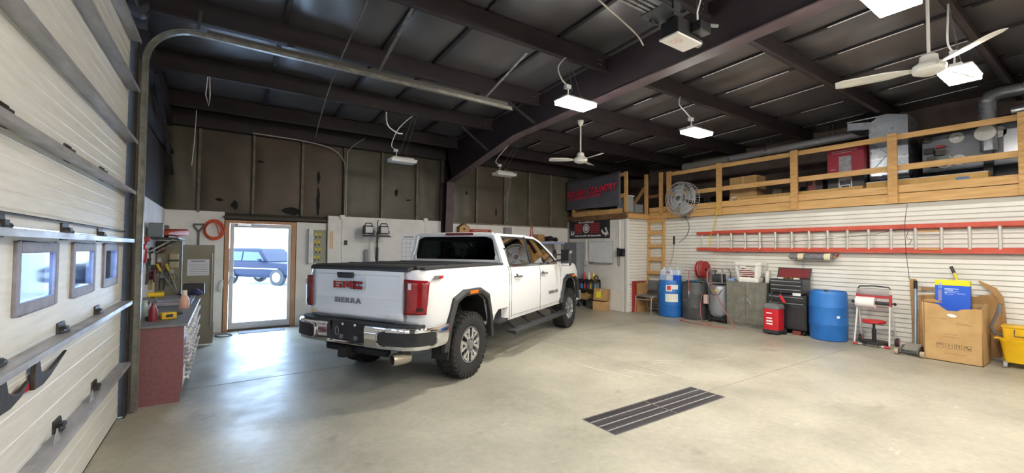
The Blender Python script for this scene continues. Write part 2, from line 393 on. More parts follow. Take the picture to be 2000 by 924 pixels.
# ---- roof
rd = MB(); rd.prism([(-5.2, deck(-5.2)+.1), (10.0, deck(10)+.1), (10.0, deck(10)+.3), (-5.2, deck(-5.2)+.3)], -1.1, 13.4, 'x')
ceiling = struct(rd.build('ceiling', M('roof_deck', '2a2829', .8))); ceiling['label'] = 'low sloped steel roof with dark vinyl insulation'
PU = [8.95-1.565*i for i in range(9)]
roof_in = M('roof_insulation_vinyl', '504e51', .33, col2='454346', scale=.9, rvar=.05, spec=.7)
purl_y = [YB]+PU
SEAM = [-.9, .55, 1.75, 2.5, 3.6, 4.5, 5.4, 6.35, 7.3, 8.4, 9.6, 10.8, 12.0, 13.2]
for i in range(len(purl_y)-1):
    ya, yb = purl_y[i], purl_y[i+1]
    for j in range(len(SEAM)-1):
        if yb < -1.5 and j > 9: continue
        rr = random.Random(i*31+j); x0, x1 = SEAM[j]+.02, SEAM[j+1]-.02; ph = rr.uniform(0, 6); dp = rr.uniform(.03, .07)
        def fn(u, v, x0=x0, x1=x1, ya=ya, yb=yb, ph=ph, dp=dp):
            y = ya+(yb-ya)*v; e = (1-(2*u-1)**4)*(1-(2*v-1)**6)
            return (x0+(x1-x0)*u, y, deck(y)+.07-e*(dp+.016*math.sin(6*u+ph)+.012*math.sin(8*v+2*ph)+.006*math.sin(11*u+9*v+ph)))
        g_ = MB(); g_.grid(fn, 10, 10); g_.build('insulation_panel', roof_in, ceiling)
sb = M('seam_batten_dark', '242223', .7); st_ = M('seam_tape_pale', 'dcd8dc', .4)
for i in range(len(purl_y)-1):
    ya, yb = purl_y[i]-.08, purl_y[i+1]+.08
    for j in range(1, len(SEAM)-1):
        b = MB(); x = SEAM[j]; b.bar((x, ya, deck(ya)+.05), (x, yb, deck(yb)+.05), .05, .04); b.build('seam_batten', sb, ceiling)
        if 5 < x < 11 and i < 7:
            b = MB(); m_ = random.Random(j*7+i); a_ = m_.uniform(.0, .35); c_ = m_.uniform(.6, 1)
            p = ya+(yb-ya)*a_; q = ya+(yb-ya)*c_
            b.bar((x-.03, p, deck(p)+.02), (x-.03, q, deck(q)+.02), .02, .006); b.build('seam_tape', st_, ceiling)
for y in PU:
    z = deck(y)
    b = MB(); b.bx(XL, 13.2, y-.006, y+.006, z-.21, z+.06); b.bx(XL, 13.2, y-.07, y, z-.21, z-.2); b.bx(XL, 13.2, y-.07, y-.062, z-.2, z-.18)
    b.bx(XL, 13.2, y, y+.07, z+.05, z+.06)
    b.build('purlin', dark_iron, ceiling)
# ---- rigid steel frame: tapered column and rafter
fr = struct(thing('rigid_frame', 'brown steel column and rafter spanning the bay', None))
low = [(9.47, 0), (9.3, 3.22), (6.5, 3.73), (1.2, 3.875), (-5, 4.08)]
top = [(-5, deck(-5)), (9.66, deck(9.66)), (9.66, 0)]
b = MB(); b.prism(low+top, 4.494, 4.506, 'x'); b.build('web', dark_iron, fr)
for p, q in zip(low, low[1:]):
    b = MB(); b.bar((4.5, *p), (4.5, *q), .2, .016, (1, 0, 0)); 
    b = MB(); d = Vector((0, q[0]-p[0], q[1]-p[1])).normalized(); n = Vector((0, -d.z, d.y))*.008
    vs = [Vector((4.5+s*.1, *r))+n*t for r in (p, q) for s in (-1, 1) for t in (-1, 1)]
    b.add(vs, [(0, 1, 3, 2), (4, 6, 7, 5), (0, 4, 5, 1), (2, 3, 7, 6), (0, 2, 6, 4), (1, 5, 7, 3)]); b.build('flange', flange_m, fr)
b = MB(); b.bx(4.4, 4.6, 9.655, 9.672, 0, 4.1); b.build('flange', flange_m, fr)
b = MB(); b.bx(4.4, 4.6, 9.25, 9.66, 3.21, 3.225); b.bar((4.5, 9.3, 3.23), (4.5, 9.65, 4.1), .18, .012, (1, 0, 0)); b.build('stiffener', dark_iron, fr)
for y, s in ((7.38, -1), (7.38, 1), (4.25, 1), (5.81, -1)):
    z = 3.73+(6.5-y)*.0274 if y < 6.5 else 3.73-(y-6.5)*.18
    b = MB(); b.bar((4.5+s*.1, y, z+.04), (4.5+s*.75, y, deck(y)-.2), .04, .03); b.build('flange_brace', dark_iron, fr)
for y in PU[1:6]:
    for s in (-1, 1):
        b = MB()
        for dx in (.06, .11):
            for dz in (-.05, -.11): b.cyl((4.5+s*(dx+.05), y-.008, deck(y)+dz), (4.5+s*(dx+.05), y-.016, deck(y)+dz), .009, n=6)
        b.build('bolts', steel, fr)

# ---- outside: snowy yard
snow = M('snow', 'eef2f8', .8, col2='e2e8f2', scale=.4)
b = MB(); b.bx(-60, 70, 9.96, 120, -.25, -.06); yard = b.build('snowy_yard', snow); struct(yard); yard['label'] = 'snow covered yard beyond the glass door'
b = MB(); b.bx(-60, -1.12, -40, 9.95, -.25, -.06); yard = b.build('snowy_driveway', snow); struct(yard); yard['label'] = 'snow covered drive outside the overhead door'
# ================================================================== OVERHEAD DOOR
od = thing('overhead_door', 'closed white sectional overhead door with steel struts and three windows', 'garage door')
dpm = M('door_panel_white', 'dddcd6', .5, col2='cfcfc8', scale=2.5, bump=.04, bscale=30, stretch=(1, 1, 14))
ZS = [.0, .545, 1.105, 1.685, 2.15, 2.64, 3.14, 3.66]
DY0, DY1 = 1.05, 5.36
WIN = [(2.86, 3.44), (3.73, 4.28), (4.56, 5.08), (1.99, 2.57), (1.15, 1.7)]
for k in range(7):
    z0, z1 = ZS[k]+.004, ZS[k+1]-.004
    b = MB()
    if k == 2:
        zc = (1.285, 1.61); ys = sorted(WIN); cur = DY0
        b.bx(-.84, -.79, DY0, DY1, z0, zc[0]); b.bx(-.84, -.79, DY0, DY1, zc[1], z1)
        for a, c in ys: b.bx(-.84, -.79, cur, a, *zc); cur = c
        b.bx(-.84, -.79, cur, DY1, *zc)
    else: b.bx(-.84, -.79, DY0, DY1, z0, z1)
    p = b.build('door_panel', dpm, od)
    # pressed ribs of the section
    nr = 6 if k in (3, 4, 5, 6) else 4
    if k != 2:
        for i in range(1, nr):
            z = z0+(z1-z0)*i/nr; r = MB(); r.prism([(-.79, z-.006), (-.786, z), (-.79, z+.006)], DY0, DY1, 'y'); r.build('pressed_rib', dpm, p)
wfm = M('window_frame_grey', '8b8791', .55, col2='77737b', scale=14)
hz = glass('hazy_window_glass', 'dfe8f5', .1, .05)
for a, c in WIN[:4]:
    b = MB(); z0, z1 = 1.285, 1.61; t = .045
    b.bx(-.842, -.777, a-.01, a+t, z0-.01, z1+.01); b.bx(-.842, -.777, c-t, c+.01, z0-.01, z1+.01); b.bx(-.842, -.777, a+t, c-t, z0-.01, z0+t); b.bx(-.842, -.777, a+t, c-t, z1-t, z1+.01)
    f = b.build('window_frame', wfm, od, .006)
    g_ = MB(); g_.bx(-.796, -.790, a+t, c-t, z0+t, z1-t); g_.build('pane', hz, f)
strut_m = M('galvanized_strut', 'b4b4b7', .42, .35, col2='98989e', scale=9, stretch=(1, .3, 1), rvar=.08)
for z in (.515, 1.085, 1.66, 2.11, 2.59, 3.085, 3.56):
    b = MB(); b.prism([(-.789, z-.008), (-.706, z-.010), (-.706, z-.022), (-.70, z-.022), (-.70, z+.010), (-.706, z+.012), (-.789, z+.008)], DY0, 5.3, 'y')
    b.build('strut', strut_m, od)
hm = M('dull_hinge_metal', '55524f', .5, .7, col2='3f3c39', scale=20)
for z in ZS[1:5]:
    for y in (2.66, 3.56, 4.41):
        b = MB(); b.prism([(y-.07, z-.05), (y+.05, z-.05), (y+.08, z), (y+.05, z+.05), (y-.07, z+.05)], -.79, -.78, 'x'); b.cyl((-.77, y-.06, z), (-.77, y+.06, z), .016, n=8); b.bx(-.78, -.755, y-.03, y+.02, z-.025, z+.025)
        b.build('hinge', hm, od)
b = MB(); b.tube([(-.772, DY0, 1.74), (-.772, 5.3, 1.74)], .006, 6); b.build('cross_cable', hm, od)
# hook latch: red bar with two dark horn-shaped hooks
lt = MB(); lt.bx(-.788, -.776, 2.2, 3.14, .895, .925); lt.build('latch_bar', red_pt, od)
for y0, rd in ((2.7, 1), (3.1, 0)):
    def hook(y):
        return [(y-.04, .89), (y+.08, .885), (y+.2, .905), (y+.48, .985) if not rd else (y+.3, .955), (y+.2, .935) if not rd else (y+.16, .93), (y+.1, .94), (y+.05, .965), (y+.01, 1.06), (y-.02, 1.07), (y-.035, .98)]
    b = MB(); b.prism(hook(y0), -.776, -.757, 'x'); b.build('latch_hook', hm, od, .003)
b = MB()
for y in (3.35, 4.1): b.prism([(y-.09, .47), (y+.09, .47), (y, .6)], -.74, -.735, 'x')
b.build('strut_bracket', strut_m, od)
b = MB(); b.bx(-.84, -.79, DY0, DY1, -.0, .012); b.build('bottom_seal', rubber, od)

# ---- door track and jamb
tm = M('track_steel', '9b9a92', .4, .6, col2='7d7c76', scale=12)
jamb = thing('door_jamb', 'dark steel upright holding the roller track of the overhead door', 'door jamb')
b = MB(); b.bx(-.895, -.74, 5.40, 5.46, 0, 3.7); b.bx(-.75, -.735, 5.33, 5.46, 0, 3.5); b.build('upright', M('jamb_dark', '211f1e', .6, col2='2f2d2b', scale=8), jamb)
b = MB(); b.bx(-.735, -.69, 5.455, 5.465, 0, 3.45); b.build('angle', M('jamb_angle', '6e6a63', .5, .4), jamb)
tr = thing('door_track', 'long galvanized roller track curving from jamb up to ceiling', 'track')
b = MB()
path = [(-.685, 0.02), (-.685, 3.42)]+[(-.685+.4*(1-math.cos(t)), 3.42+.4*math.sin(t)) for t in [PI/2*i/10 for i in range(1, 11)]]+[(3.68, 3.80)]
def sweep(b, path, prof, y):
    """profile: (offset across the run, y)"""
    rings = []
    for i, p in enumerate(path):
        a = Vector(path[max(i-1, 0)]); c = Vector(path[min(i+1, len(path)-1)]); d = (c-a).normalized(); n = Vector((d.y, -d.x))
        rings.append([(p[0]+n.x*o, y+q, p[1]+n.y*o) for o, q in prof])
    b.loft(rings, False)
sweep(b, path, [(-.027, 0), (.027, 0), (.027, -.045), (.022, -.045), (.022, -.004), (-.022, -.004), (-.022, -.03), (-.027, -.03)], 5.455)
b.build('track_channel', tm, tr)
b = MB(); b.bx(-.2, 3.6, 5.45, 5.5, 3.84, 3.89); b.bx(-.2, 3.6, 5.455, 5.46, 3.79, 3.88); b.build('track_angle', M('track_angle_dark', '55524e', .5, .5), tr)
rust = M('rusty_strap', '8a5a42', .7, col2='6b4030', scale=20)
for x, y1, m_, w in ((.62, 6.5, rust, .07), (-.28, 5.86, tm, .03), (3.2, 4.4, steel, .035), (1.6, 4.25, steel, .035)):
    b = MB(); b.bar((x, 5.48, 3.88), (x, y1, deck(y1)-(.19 if y1 < 5 else .0)), w, .008, (0, 0, 1)); b.build('hanger_strap', m_, tr)
for x in (-.25,):
    b = MB(); b.tube([(x, 7.34, 4.03), (x-.02, 7.34, 3.75), (x+.02, 7.34, 3.6), (x+.03, 7.34, 3.75), (x+.02, 7.34, 4.03)], .008, 6); tag(b.build('looped_strap', white_pl), 'pale looped strap dangling from purlin above the track', 'strap')
b = MB(); b.tube([(-.45, 9.0, 3.95), (-.47, 9.05, 3.4), (-.5, 9.1, 3.0)], .006, 6); tag(b.build('hanging_rope', white_pl), 'thin pale rope hanging by the dark corner column', 'rope')
# torsion shaft at the head of the door
b = MB(); b.cyl((-.72, 1.1, 3.86), (-.72, 5.48, 3.86), .016, n=10); b.cyl((-.72, 5.2, 3.86), (-.72, 5.32, 3.86), .08, n=20); b.cyl((-.72, 3.2, 3.86), (-.72, 4.6, 3.86), .035, n=14); b.bx(-.79, -.68, 5.46, 5.48, 3.75, 3.97)
tag(b.build('torsion_shaft', M('shaft_dark', '3b3938', .5, .6)), 'dark torsion spring shaft above the overhead door', 'spring shaft')

# ---- opener
op = thing('door_opener', 'overhead door opener with white lid on long steel rail', 'door opener', (3.7, 2.5, 0))
b = MB(); b.box((0, 0, 3.67), (.40, .21, .018)); b.build('lid', M('opener_lid', 'd9d5cf', .5), op, .004)
b = MB(); b.box((0, 0, 3.76), (.36, .2, .16)); b.box((.1, -.16, 3.77), (.18, .1, .1)); b.build('housing', black, op, .008)
b = MB(); b.box((-.28, .02, 3.86), (.3, .26, .012)); b.box((-.25, .12, 3.88), (.12, .02, .1)); b.box((-.2, -.09, 3.9), (.1, .02, .14)); b.build('mount_plate', dk_grey, op)
for dy in (-.075, -.025, .03, .075):
    b = MB(); b.bx(-4.33, -.2, dy-.012, dy+.012, 3.86, 3.89); b.build('rail', steel, op)
b = MB(); b.cyl((.22, .0, 3.74), (.32, .0, 3.74), .04); b.cyl((.2, -.1, 3.86), (.42, -.14, 3.9), .018); b.build('motor_shaft', grey_pl, op)
for dx, dy in ((-.3, .1), (.15, -.08)):
    b = MB(); b.bar((dx, dy, 3.8), (dx, dy, 4.3), .03, .006); b.build('hanger_strap', dk_grey, op)
b = MB(); b.tube([(.15, -.1, 3.75), (.1, -.12, 3.95), (.18, -.14, 4.2), (.2, -.16, 4.4)], .008, 6); b.build('power_cord', white_pl, op)
b = MB(); b.box((-.06, 0, 3.659), (.1, .12, .002)); b.build('warning_sticker', M('sticker_mix', 'c9a9a0', .6, col2='e6e0da', scale=40), op)

# ================================================================== LIGHTS AND FANS
lit = M('lit_diffuser', 'ffffff', .5, emit=('fff9ef', LAMP))
unlit = M('unlit_diffuser', 'd8d9da', .35)
fixm = M('fixture_white', 'dcdcda', .4)
def fixture(loc, label, on, roofy, cable=True):
    t = thing('highbay_light', label, 'ceiling light', loc, 0, 'hanging shop lights')
    b = MB(); b.bx(-.26, .26, -.135, .135, .012, .035); b.build('housing', fixm, t, .008)
    b = MB(); b.bx(-.2, .22, -.05, .05, .035, .075); b.build('driver_box', fixm, t, .006)
    b = MB(); b.bx(-.25, .25, -.125, .125, -.03, .012); b.build('diffuser', lit if on else unlit, t, .005)
    h = deck(loc[1]+roofy)-.195-loc[2]
    for x in (-.2, .2):
        b = MB(); b.tube([(x, 0, .035), (x*.3, 0, .16), (x*.15, roofy, h)], .003, 5); b.build('hanging_chain', steel, t)
    if cable:
        b = MB(); b.tube(smooth([(-.12, .02, .07), (-.12, .02, .2), (-.2, .05, .3), (-.22, roofy*.6, h*.7), (-.02, roofy, h+.02)]), .009, 8); b.build('supply_cable', white_pl, t)
        b = MB(); b.box((-.125, .02, .2), (.08, .06, .05)); b.build('plug_box', fixm, t, .004)
    return t
fixture((3.74, 4.06, 3.5), 'lit shop light hanging left of the brown rafter, nearest the opener', True, .15)
fixture((6.25, 3.94, 3.5), 'lit shop light hanging between the small ceiling fan and the loft', True, .27)
fixture((6.45, 1.02, 3.5), 'lit shop light glaring just right of the large ceiling fan', True, .07)
fixture((4.05, .99, 3.5), 'lit shop light cut off by the top picture edge', True, .1)
fixture((2.83, 8.0, 3.3), 'unlit shop light hanging left of the brown column', False, -.66)
fixture((5.24, 8.05, 3.3), 'unlit shop light hanging right of the brown column', False, -.7)
for x, y, l in ((3.9, -2.1, 'middle of the room'), (6.5, -2.1, 'right half of the room'), (1.3, -.5, 'overhead door'), (1.3, -2.6, 'near wall')):
    fixture((x, y, 3.5), 'lit shop light behind the viewer over the '+l, True, .03)
fan_m = M('fan_white', 'd9d7d0', .4)
def ceiling_fan(loc, label, h, a0, L):
    t = thing('ceiling_fan', label, 'ceiling fan', loc, 0, 'white ceiling fans')
    b = MB(); b.lathe([(0, -.09), (.07, -.088), (.125, -.06), (.135, -.03), (.13, -.022), (.135, -.014), (.125, .01), (.085, .035), (.075, .05), (.07, .1), (.05, .12), (.014, .13), (0, .13)], 28); b.build('motor', fan_m, t)
    b = MB(); b.cyl((0, 0, .1), (0, 0, h-.03), .014); b.build('downrod', fan_m, t)
    b = MB(); b.lathe([(0, h), (.06, h), (.055, h-.06), (.03, h-.1), (.014, h-.11)], 20); b.build('canopy', fan_m, t)
    for k in range(3):
        a = a0+k*2*PI/3; b = MB()
        def bl(u, v, a=a):
            r = .12+(L-.12)*u; wd = .03+.045*min(1, u*3)-(.02*max(0, u-.9)*10)
            q = (v-.5)*2*wd; x, y = r, q; z = -.02+q*.25+.006*math.sin(v*PI)
            return (x*math.cos(a)-y*math.sin(a), x*math.sin(a)+y*math.cos(a), z)
        b.grid(bl, 10, 4); bo = b.build('blade', fan_m, t); s = bo.modifiers.new('solid', 'SOLIDIFY'); s.thickness = .006
    return t
ceiling_fan((5.78, 6.13, 3.4), 'small looking white ceiling fan hanging over the truck hood', deck(6.13)-.12-3.4, math.radians(25), .62)
ceiling_fan((5.9, 1.15, 3.5), 'large looking white ceiling fan at upper right near the camera', deck(1.15)-.12-3.5, math.radians(106), .76)

# ---- electrical conduit, boxes and cables high up
wire_m = M('cable_grey', 'a8a39b', .5)
def cable(nm, pts, r, label, m_=None, cat='cable'):
    out = []
    P = [Vector(p) for p in pts]
    for i in range(len(P)-1):
        p0, p1, p2, p3 = P[max(i-1, 0)], P[i], P[i+1], P[min(i+2, len(P)-1)]
        for k in range(6):
            t = k/6; out.append(.5*((2*p1)+(p2-p0)*t+(2*p0-5*p1+4*p2-p3)*t*t+(3*p1-p0-3*p2+p3)*t*t*t))
    out.append(P[-1])
    b = MB(); b.tube(out, r, 6); return tag(b.build(nm, m_ or wire_m), label, cat)
cable('conduit', [(2.14, 9.64, 2.3), (2.14, 9.64, 3.2), (2.1, 9.64, 3.5), (1.85, 9.62, 3.72), (1.3, 9.55, 3.79), (.4, 9.5, 3.8)], .012, 'thin conduit bending left along the top of the back wall', None, 'conduit')
cable('conduit', [(2.17, 9.62, 2.3), (2.17, 9.62, 3.5), (2.2, 9.5, 3.75), (2.4, 9.1, 3.92)], .010, 'thin conduit rising from the junction box to the purlin', None, 'conduit')
cable('conduit', [(6.35, 9.62, 2.35), (6.36, 9.62, 3.0), (6.3, 9.4, 3.35), (5.6, 8.4, 3.4)], .009, 'grey cord running from unlit light down the back wall', None, 'conduit')
cable('conduit', [(1.45, 9.2, 3.78), (1.3, 7.4, 3.98), (1.2, 5.85, 4.06), (1.15, 4.3, 4.13), (1.1, 2.8, 4.2)], .009, 'thin dark conduit crossing under the left purlins', M('conduit_dark', '6a6664', .5), 'conduit')
cable('conduit', [(2.9, 3.0, 4.18), (3.9, 3.25, 4.16), (4.2, 3.35, 4.12)], .01, 'thin conduit run beside the brown rafter', None, 'conduit')
cable('power_cord', [(2.3, 7.36, 4.0), (2.33, 7.37, 3.78), (2.5, 7.4, 3.68), (2.62, 7.42, 3.68)], .012, 'white power cord drooping to a plug above the unlit light', white_pl, 'cord')
for p, l in (((2.09, 9.60, 2.27), 'white junction box on the panel edge under the conduit'), ((3.99, 9.60, 2.29), 'round white junction box above the wall calendar')):
    b = MB(); b.box(p, (.1, .05, .08)); b.cyl((p[0], 9.60, p[2]), (p[0], 9.565, p[2]), .045, n=16); b.tube([(p[0], 9.6, p[2]-.04), (p[0], 9.6, 1.0)], .008, 6); tag(b.build('junction_box', white_pl), l, 'electrical box')

# ---- floor drain
dr = thing('floor_drain', 'long rectangular steel drain grate set in the concrete floor', 'drain grate', (PX0, PY0, 0))
gm = M('grate_steel', '7c7a7c', .55, .5, col2='5e5b5c', scale=20)
DX, DY = PX1-PX0, PY1-PY0
for x0, x1, y0, y1 in ((0, DX, 0, .012), (0, DX, DY-.012, DY), (0, .012, .012, DY-.012), (DX-.012, DX, .012, DY-.012), (DX*.51-.012, DX*.51+.012, .012, DY-.012)):
    b = MB(); b.bx(x0, x1, y0, y1, -.035, .001); b.build('frame_bar', gm, dr)
lm = M('grate_long_bar', 'a19fa0', .5, .4)
for i in (1, 2, 3):
    b = MB(); b.bx(.012, DX-.012, DY*i/4-.006, DY*i/4+.006, -.03, .0); b.build('long_bar', lm, dr)
b = MB(); b.bx(-.003, .003, .012, DY-.012, -.03, -.002); s0 = b.build('cross_bar', gm, dr, loc=(.03, 0, 0))
n = 76
for i in range(1, n): copy_part(s0, (.03+(DX-.06)*i/(n-1), 0, 0))
# ================================================================== PICKUP TRUCK
KT = .9412
truck = thing('pickup_truck', 'white crew cab pickup truck with black bed cover and off-road tyres', 'truck', (2.152, 5.541, 0), .51613)
tw = M('truck_white_paint', 'e2e4e6', .28, coat=.5)
tb = M('truck_black_trim', '2a2b2d', .55, col2='333437', scale=40)
tdk = M('truck_underbody', '161617', .7)
def tp(b, name, m_, parent=truck, bevel=0, seg=2):
    b.v = [(x*KT, y*KT, z*KT) for x, y, z in b.v]
    return b.build(name, m_, parent, bevel, seg)
# --- body tub: cross sections lofted from tail to nose, wheel arches cut out
def sec(x, w, zb, zt, tuck=0):
    h = [(.0, zb), (w*.80, zb), (w*.955, zb+.03), (w*.985, zb+.16), (w, .92), (w*1.0, 1.12), (w*.985, 1.24), (w*.965, zt-.06), (w*.945, zt-.02), (w*.91, zt), (0, zt)]
    return [(x, y, z) for y, z in h]+[(x, -y, z) for y, z in h[-2:0:-1]]
ST = [(-1.06, .80, .86, 1.42), (-1.045, .87, .84, 1.435), (-.99, .945, .80, 1.45), (-.90, .985, .62, 1.46), (-.7, 1.0, .60, 1.465), (.0, 1.0, .6, 1.465), (.8, 1.0, .58, 1.465), (1.08, 1.0, .56, 1.46), (1.12, 1.0, .55, 1.44),
      (2.0, 1.0, .55, 1.435), (3.0, 1.0, .55, 1.43), (3.5, 1.0, .55, 1.43), (4.0, .995, .55, 1.425), (4.4, .985, .55, 1.41), (4.68, .96, .55, 1.385), (4.82, .92, .56, 1.35), (4.90, .86, .6, 1.28), (4.93, .8, .66, 1.2)]
b = MB(); b.loft([sec(*s) for s in ST]); body = tp(b, 'body', tw)
def arch_poly(cx, o):
    return [(cx-.56-o, .2), (cx-.50-o, .74), (cx-.37-o*.9, 1.02+o*.8), (cx-.2, 1.09+o), (cx+.2, 1.09+o), (cx+.37+o*.9, 1.0+o*.8), (cx+.46+o, .74), (cx+.49+o, .2)]
def cut(ob, mb):
    c = bpy.data.objects.new('cut', mb.mesh('cut', tw)); COL.objects.link(c)
    md = ob.modifiers.new('b', 'BOOLEAN'); md.operation = 'DIFFERENCE'; md.object = c; md.solver = 'EXACT'
    c.parent = truck; bpy.context.view_layer.update()
    dg = bpy.context.evaluated_depsgraph_get(); me = bpy.data.meshes.new_from_object(ob.evaluated_get(dg))
    ob.modifiers.clear(); ob.data = me; bpy.data.objects.remove(c)
    me.polygons.foreach_set('use_smooth', [True]*len(me.polygons)); me.set_sharp_from_angle(angle=math.radians(32))
RA, FA = -.04, 4.06
for cx in (RA, FA):
    for s in (-1, 1):
        c = MB(); c.prism(arch_poly(cx, -.0), s*.55, s*1.2, 'y'); c.v = [(x*KT, y*KT, z*KT) for x, y, z in c.v]; cut(body, c)
# step pocket behind the cab and bed interior opening
for s in (-1, 1):
    c = MB(); c.prism([(.6, .58-.1), (.66, .74), (.74, .80), (1.06, .80), (.98, .62), (.9, .58-.1)], s*.9, s*1.2, 'y'); c.v = [(x*KT, y*KT, z*KT) for x, y, z in c.v]; cut(body, c)
body.data.materials.clear(); body.data.materials.append(tw)
for cx in (RA, FA):
    for s in (-1, 1):
        # wheel well liner
        ip = [(x, max(z, .5)) for x, z in arch_poly(cx, -.005)]; b = MB()
        b.loft([[(x, s*y_, z) for x, z in ip[:]] for y_ in (.56, .97)], False, False); b.add([(x, s*.57, z) for x, z in ip], [tuple(range(len(ip)))]); tp(b, 'wheel_well', tdk)
        # flare
        inn = arch_poly(cx, .0); out = arch_poly(cx, .085); b = MB(); n = len(inn)
        z0 = .46 if cx == RA else .6
        inn[0] = (inn[0][0]-.0, z0); inn[-1] = (inn[-1][0], z0); out[0] = (out[0][0]+.0, z0); out[-1] = (out[-1][0], z0)
        rings = []
        for i in range(n):
            (a, c), (d, e) = inn[i], out[i]
            rings.append([(a, s*.97, c), (a, s*1.04, c), ((a+d)/2, s*1.055, (c+e)/2), (d, s*1.03, e), (d, s*.97, e)])
        b.loft(rings, False); fl_ = tp(b, 'fender_flare', tb, bevel=.008)
        b = MB(); x = cx+(-.02 if cx == RA else .1); b.box((x, s*1.052, 1.135), (.2, .014, .04)); tp(b, 'side_marker', M('amber_lens', 'e07a1c', .3, coat=.3), fl_)
    if cx == RA:
        for s in (-1, 1):
            b = MB(); b.box((cx-.58, s*.92, .45), (.02, .24, .18), (0, .12, 0)); tp(b, 'mud_flap', rubber)
# panel gaps (thin dark lines standing in the joints)
gap = M('panel_gap', '8f9294', .6)
for s in (-1, 1):
    for x, z0, z1 in ((1.10, .6, 1.44), (2.36, .58, 1.43), (3.46, .62, 1.42), (1.17, .62, 1.44)):
        b = MB(); b.bx(x-.004, x+.004, min(s*.995, s*1.003), max(s*.995, s*1.003), z0, z1-.12); b.bar((x, s*1.0, z1-.13), (x, s*.963, z1-.02), .008, .006); tp(b, 'panel_gap', gap)
    b = MB(); b.bx(1.17, 3.46, min(s*.99, s*.996), max(s*.99, s*.996), .645, .653); tp(b, 'panel_gap', gap)
# --- cab: pillars, roof, glass, seats
def ys(z): return .95-(z-1.43)/.5*.17
def pil(name, pts, w, t=.05, m_=tw):
    for s in (-1, 1):
        b = MB()
        for (x0, z0), (x1, z1) in zip(pts, pts[1:]):
            b.bar((x0, s*(ys(z0)-t/2+.004), z0), (x1, s*(ys(z1)-t/2+.004), z1), w, t, (0, s, 0))
        tp(b, name, m_, bevel=.01)
def roof(u, v):
    # u along x, v across
    x = 1.0+1.62*u; e = abs(2*v-1); yy = (2*v-1)*(.80-.03*u*u)
    z = 1.985-.035*e**4-.028*e**12*2-.06*max(0, u-.55)**2*4-.03*max(0, .08-u)/.08
    return (x, yy, z)
b = MB(); b.grid(roof, 20, 20); ro = tp(b, 'roof', tw); m_ = ro.modifiers.new('s', 'SOLIDIFY'); m_.thickness = .05; m_.offset = -1
pil('roof_rail', [(1.02, 1.925), (2.1, 1.93), (2.5, 1.90)], .06)
pil('windshield_pillar', [(2.45, 1.915), (2.75, 1.83), (3.2, 1.58), (3.42, 1.42)], .07)
pil('rear_pillar', [(1.09, 1.42), (1.10, 1.7), (1.07, 1.94)], .2, .06)
pil('door_pillar', [(2.05, 1.42), (2.09, 1.93)], .07, .045, tb)
b = MB(); b.bx(1.0, 1.06, -.74, .74, 1.90, 1.965); tp(b, 'rear_header', tw, bevel=.01)
b = MB(); b.bx(1.0, 1.05, -.84, .84, 1.43, 1.53); tp(b, 'rear_sill', tw)
for s in (-1, 1):
    b = MB(); b.add([(1.02, s*.80, 1.52), (1.02, s*.92, 1.45), (1.02, s*.765, 1.94), (1.02, s*.70, 1.90)], [(0, 1, 2, 3)]); b.bx(1.0, 1.07, min(s*.78, s*.9), max(s*.78, s*.9), 1.42, 1.6); tp(b, 'rear_corner', tw)
dark_gl = glass('dark_tinted_glass', '3a3f42', .12, .01); side_gl = glass('tinted_side_glass', '8fa09f', .12, .01)
b = MB(); b.add([(1.015, -.80, 1.52), (1.015, .80, 1.52), (1.01, .72, 1.905), (1.01, -.72, 1.905)], [(0, 1, 2, 3)]); rw = tp(b, 'rear_window', dark_gl)
b = MB(); b.bx(1.005, 1.016, -.80, .80, 1.51, 1.525); b.bx(1.005, 1.013, -.72, .72, 1.898, 1.908); tp(b, 'window_seal', rubber, rw)
b = MB(); b.add([(3.46, -.86, 1.42), (3.46, .86, 1.42), (2.55, .72, 1.93), (2.55, -.72, 1.93)], [(0, 1, 2, 3)]); tp(b, 'windshield', side_gl)
for s in (-1, 1):
    for pts in ([(1.17, 1.45), (2.02, 1.45), (2.06, 1.90), (1.15, 1.90)], [(2.08, 1.45), (3.30, 1.44), (3.18, 1.55), (2.72, 1.82), (2.5, 1.885), (2.12, 1.90)]):
        b = MB(); b.add([(x, s*(ys(z)-.004), z) for x, z in pts], [tuple(range(len(pts)))]); sg = tp(b, 'side_window', side_gl)
        b = MB(); q = [(x, s*(ys(z)+.002), z) for x, z in pts]; b.tube(q, .011, 6, True); tp(b, 'window_seal', rubber, sg)
    b = MB(); b.prism([(1.15, 1.885), (2.1, 1.885), (2.1, 1.915), (1.15, 1.915)], min(s*.80, s*.775), max(s*.80, s*.775), 'y'); tp(b, 'rain_visor', tb)
    b = MB(); b.bar((1.15, s*.953, 1.437), (3.36, s*.953, 1.43), .02, .022); tp(b, 'belt_moulding', chrome)
seat_m = M('seat_fabric', '39393b', .8)
for x in (1.55, 2.45):
    for y in (-.42, .42):
        b = MB(); b.box((x, y, 1.28), (.14, .5, .62), (0, -.15, 0)); b.box((x+.25, y, 1.02), (.5, .5, .16)); st = tp(b, 'seat', seat_m, bevel=.04)
        b = MB(); b.box((x-.09, y, 1.66), (.09, .26, .18), (0, -.1, 0)); tp(b, 'headrest', seat_m, st, .03)
b = MB(); b.bx(3.0, 3.45, -.8, .8, 1.2, 1.42); tp(b, 'dashboard', tdk, bevel=.04)
b = MB(); b.tube([(2.93, .42+.18*math.cos(t), 1.4+.18*math.sin(t)) for t in [2*PI*i/20 for i in range(20)]], .016, 6, True); tp(b, 'steering_wheel', black)
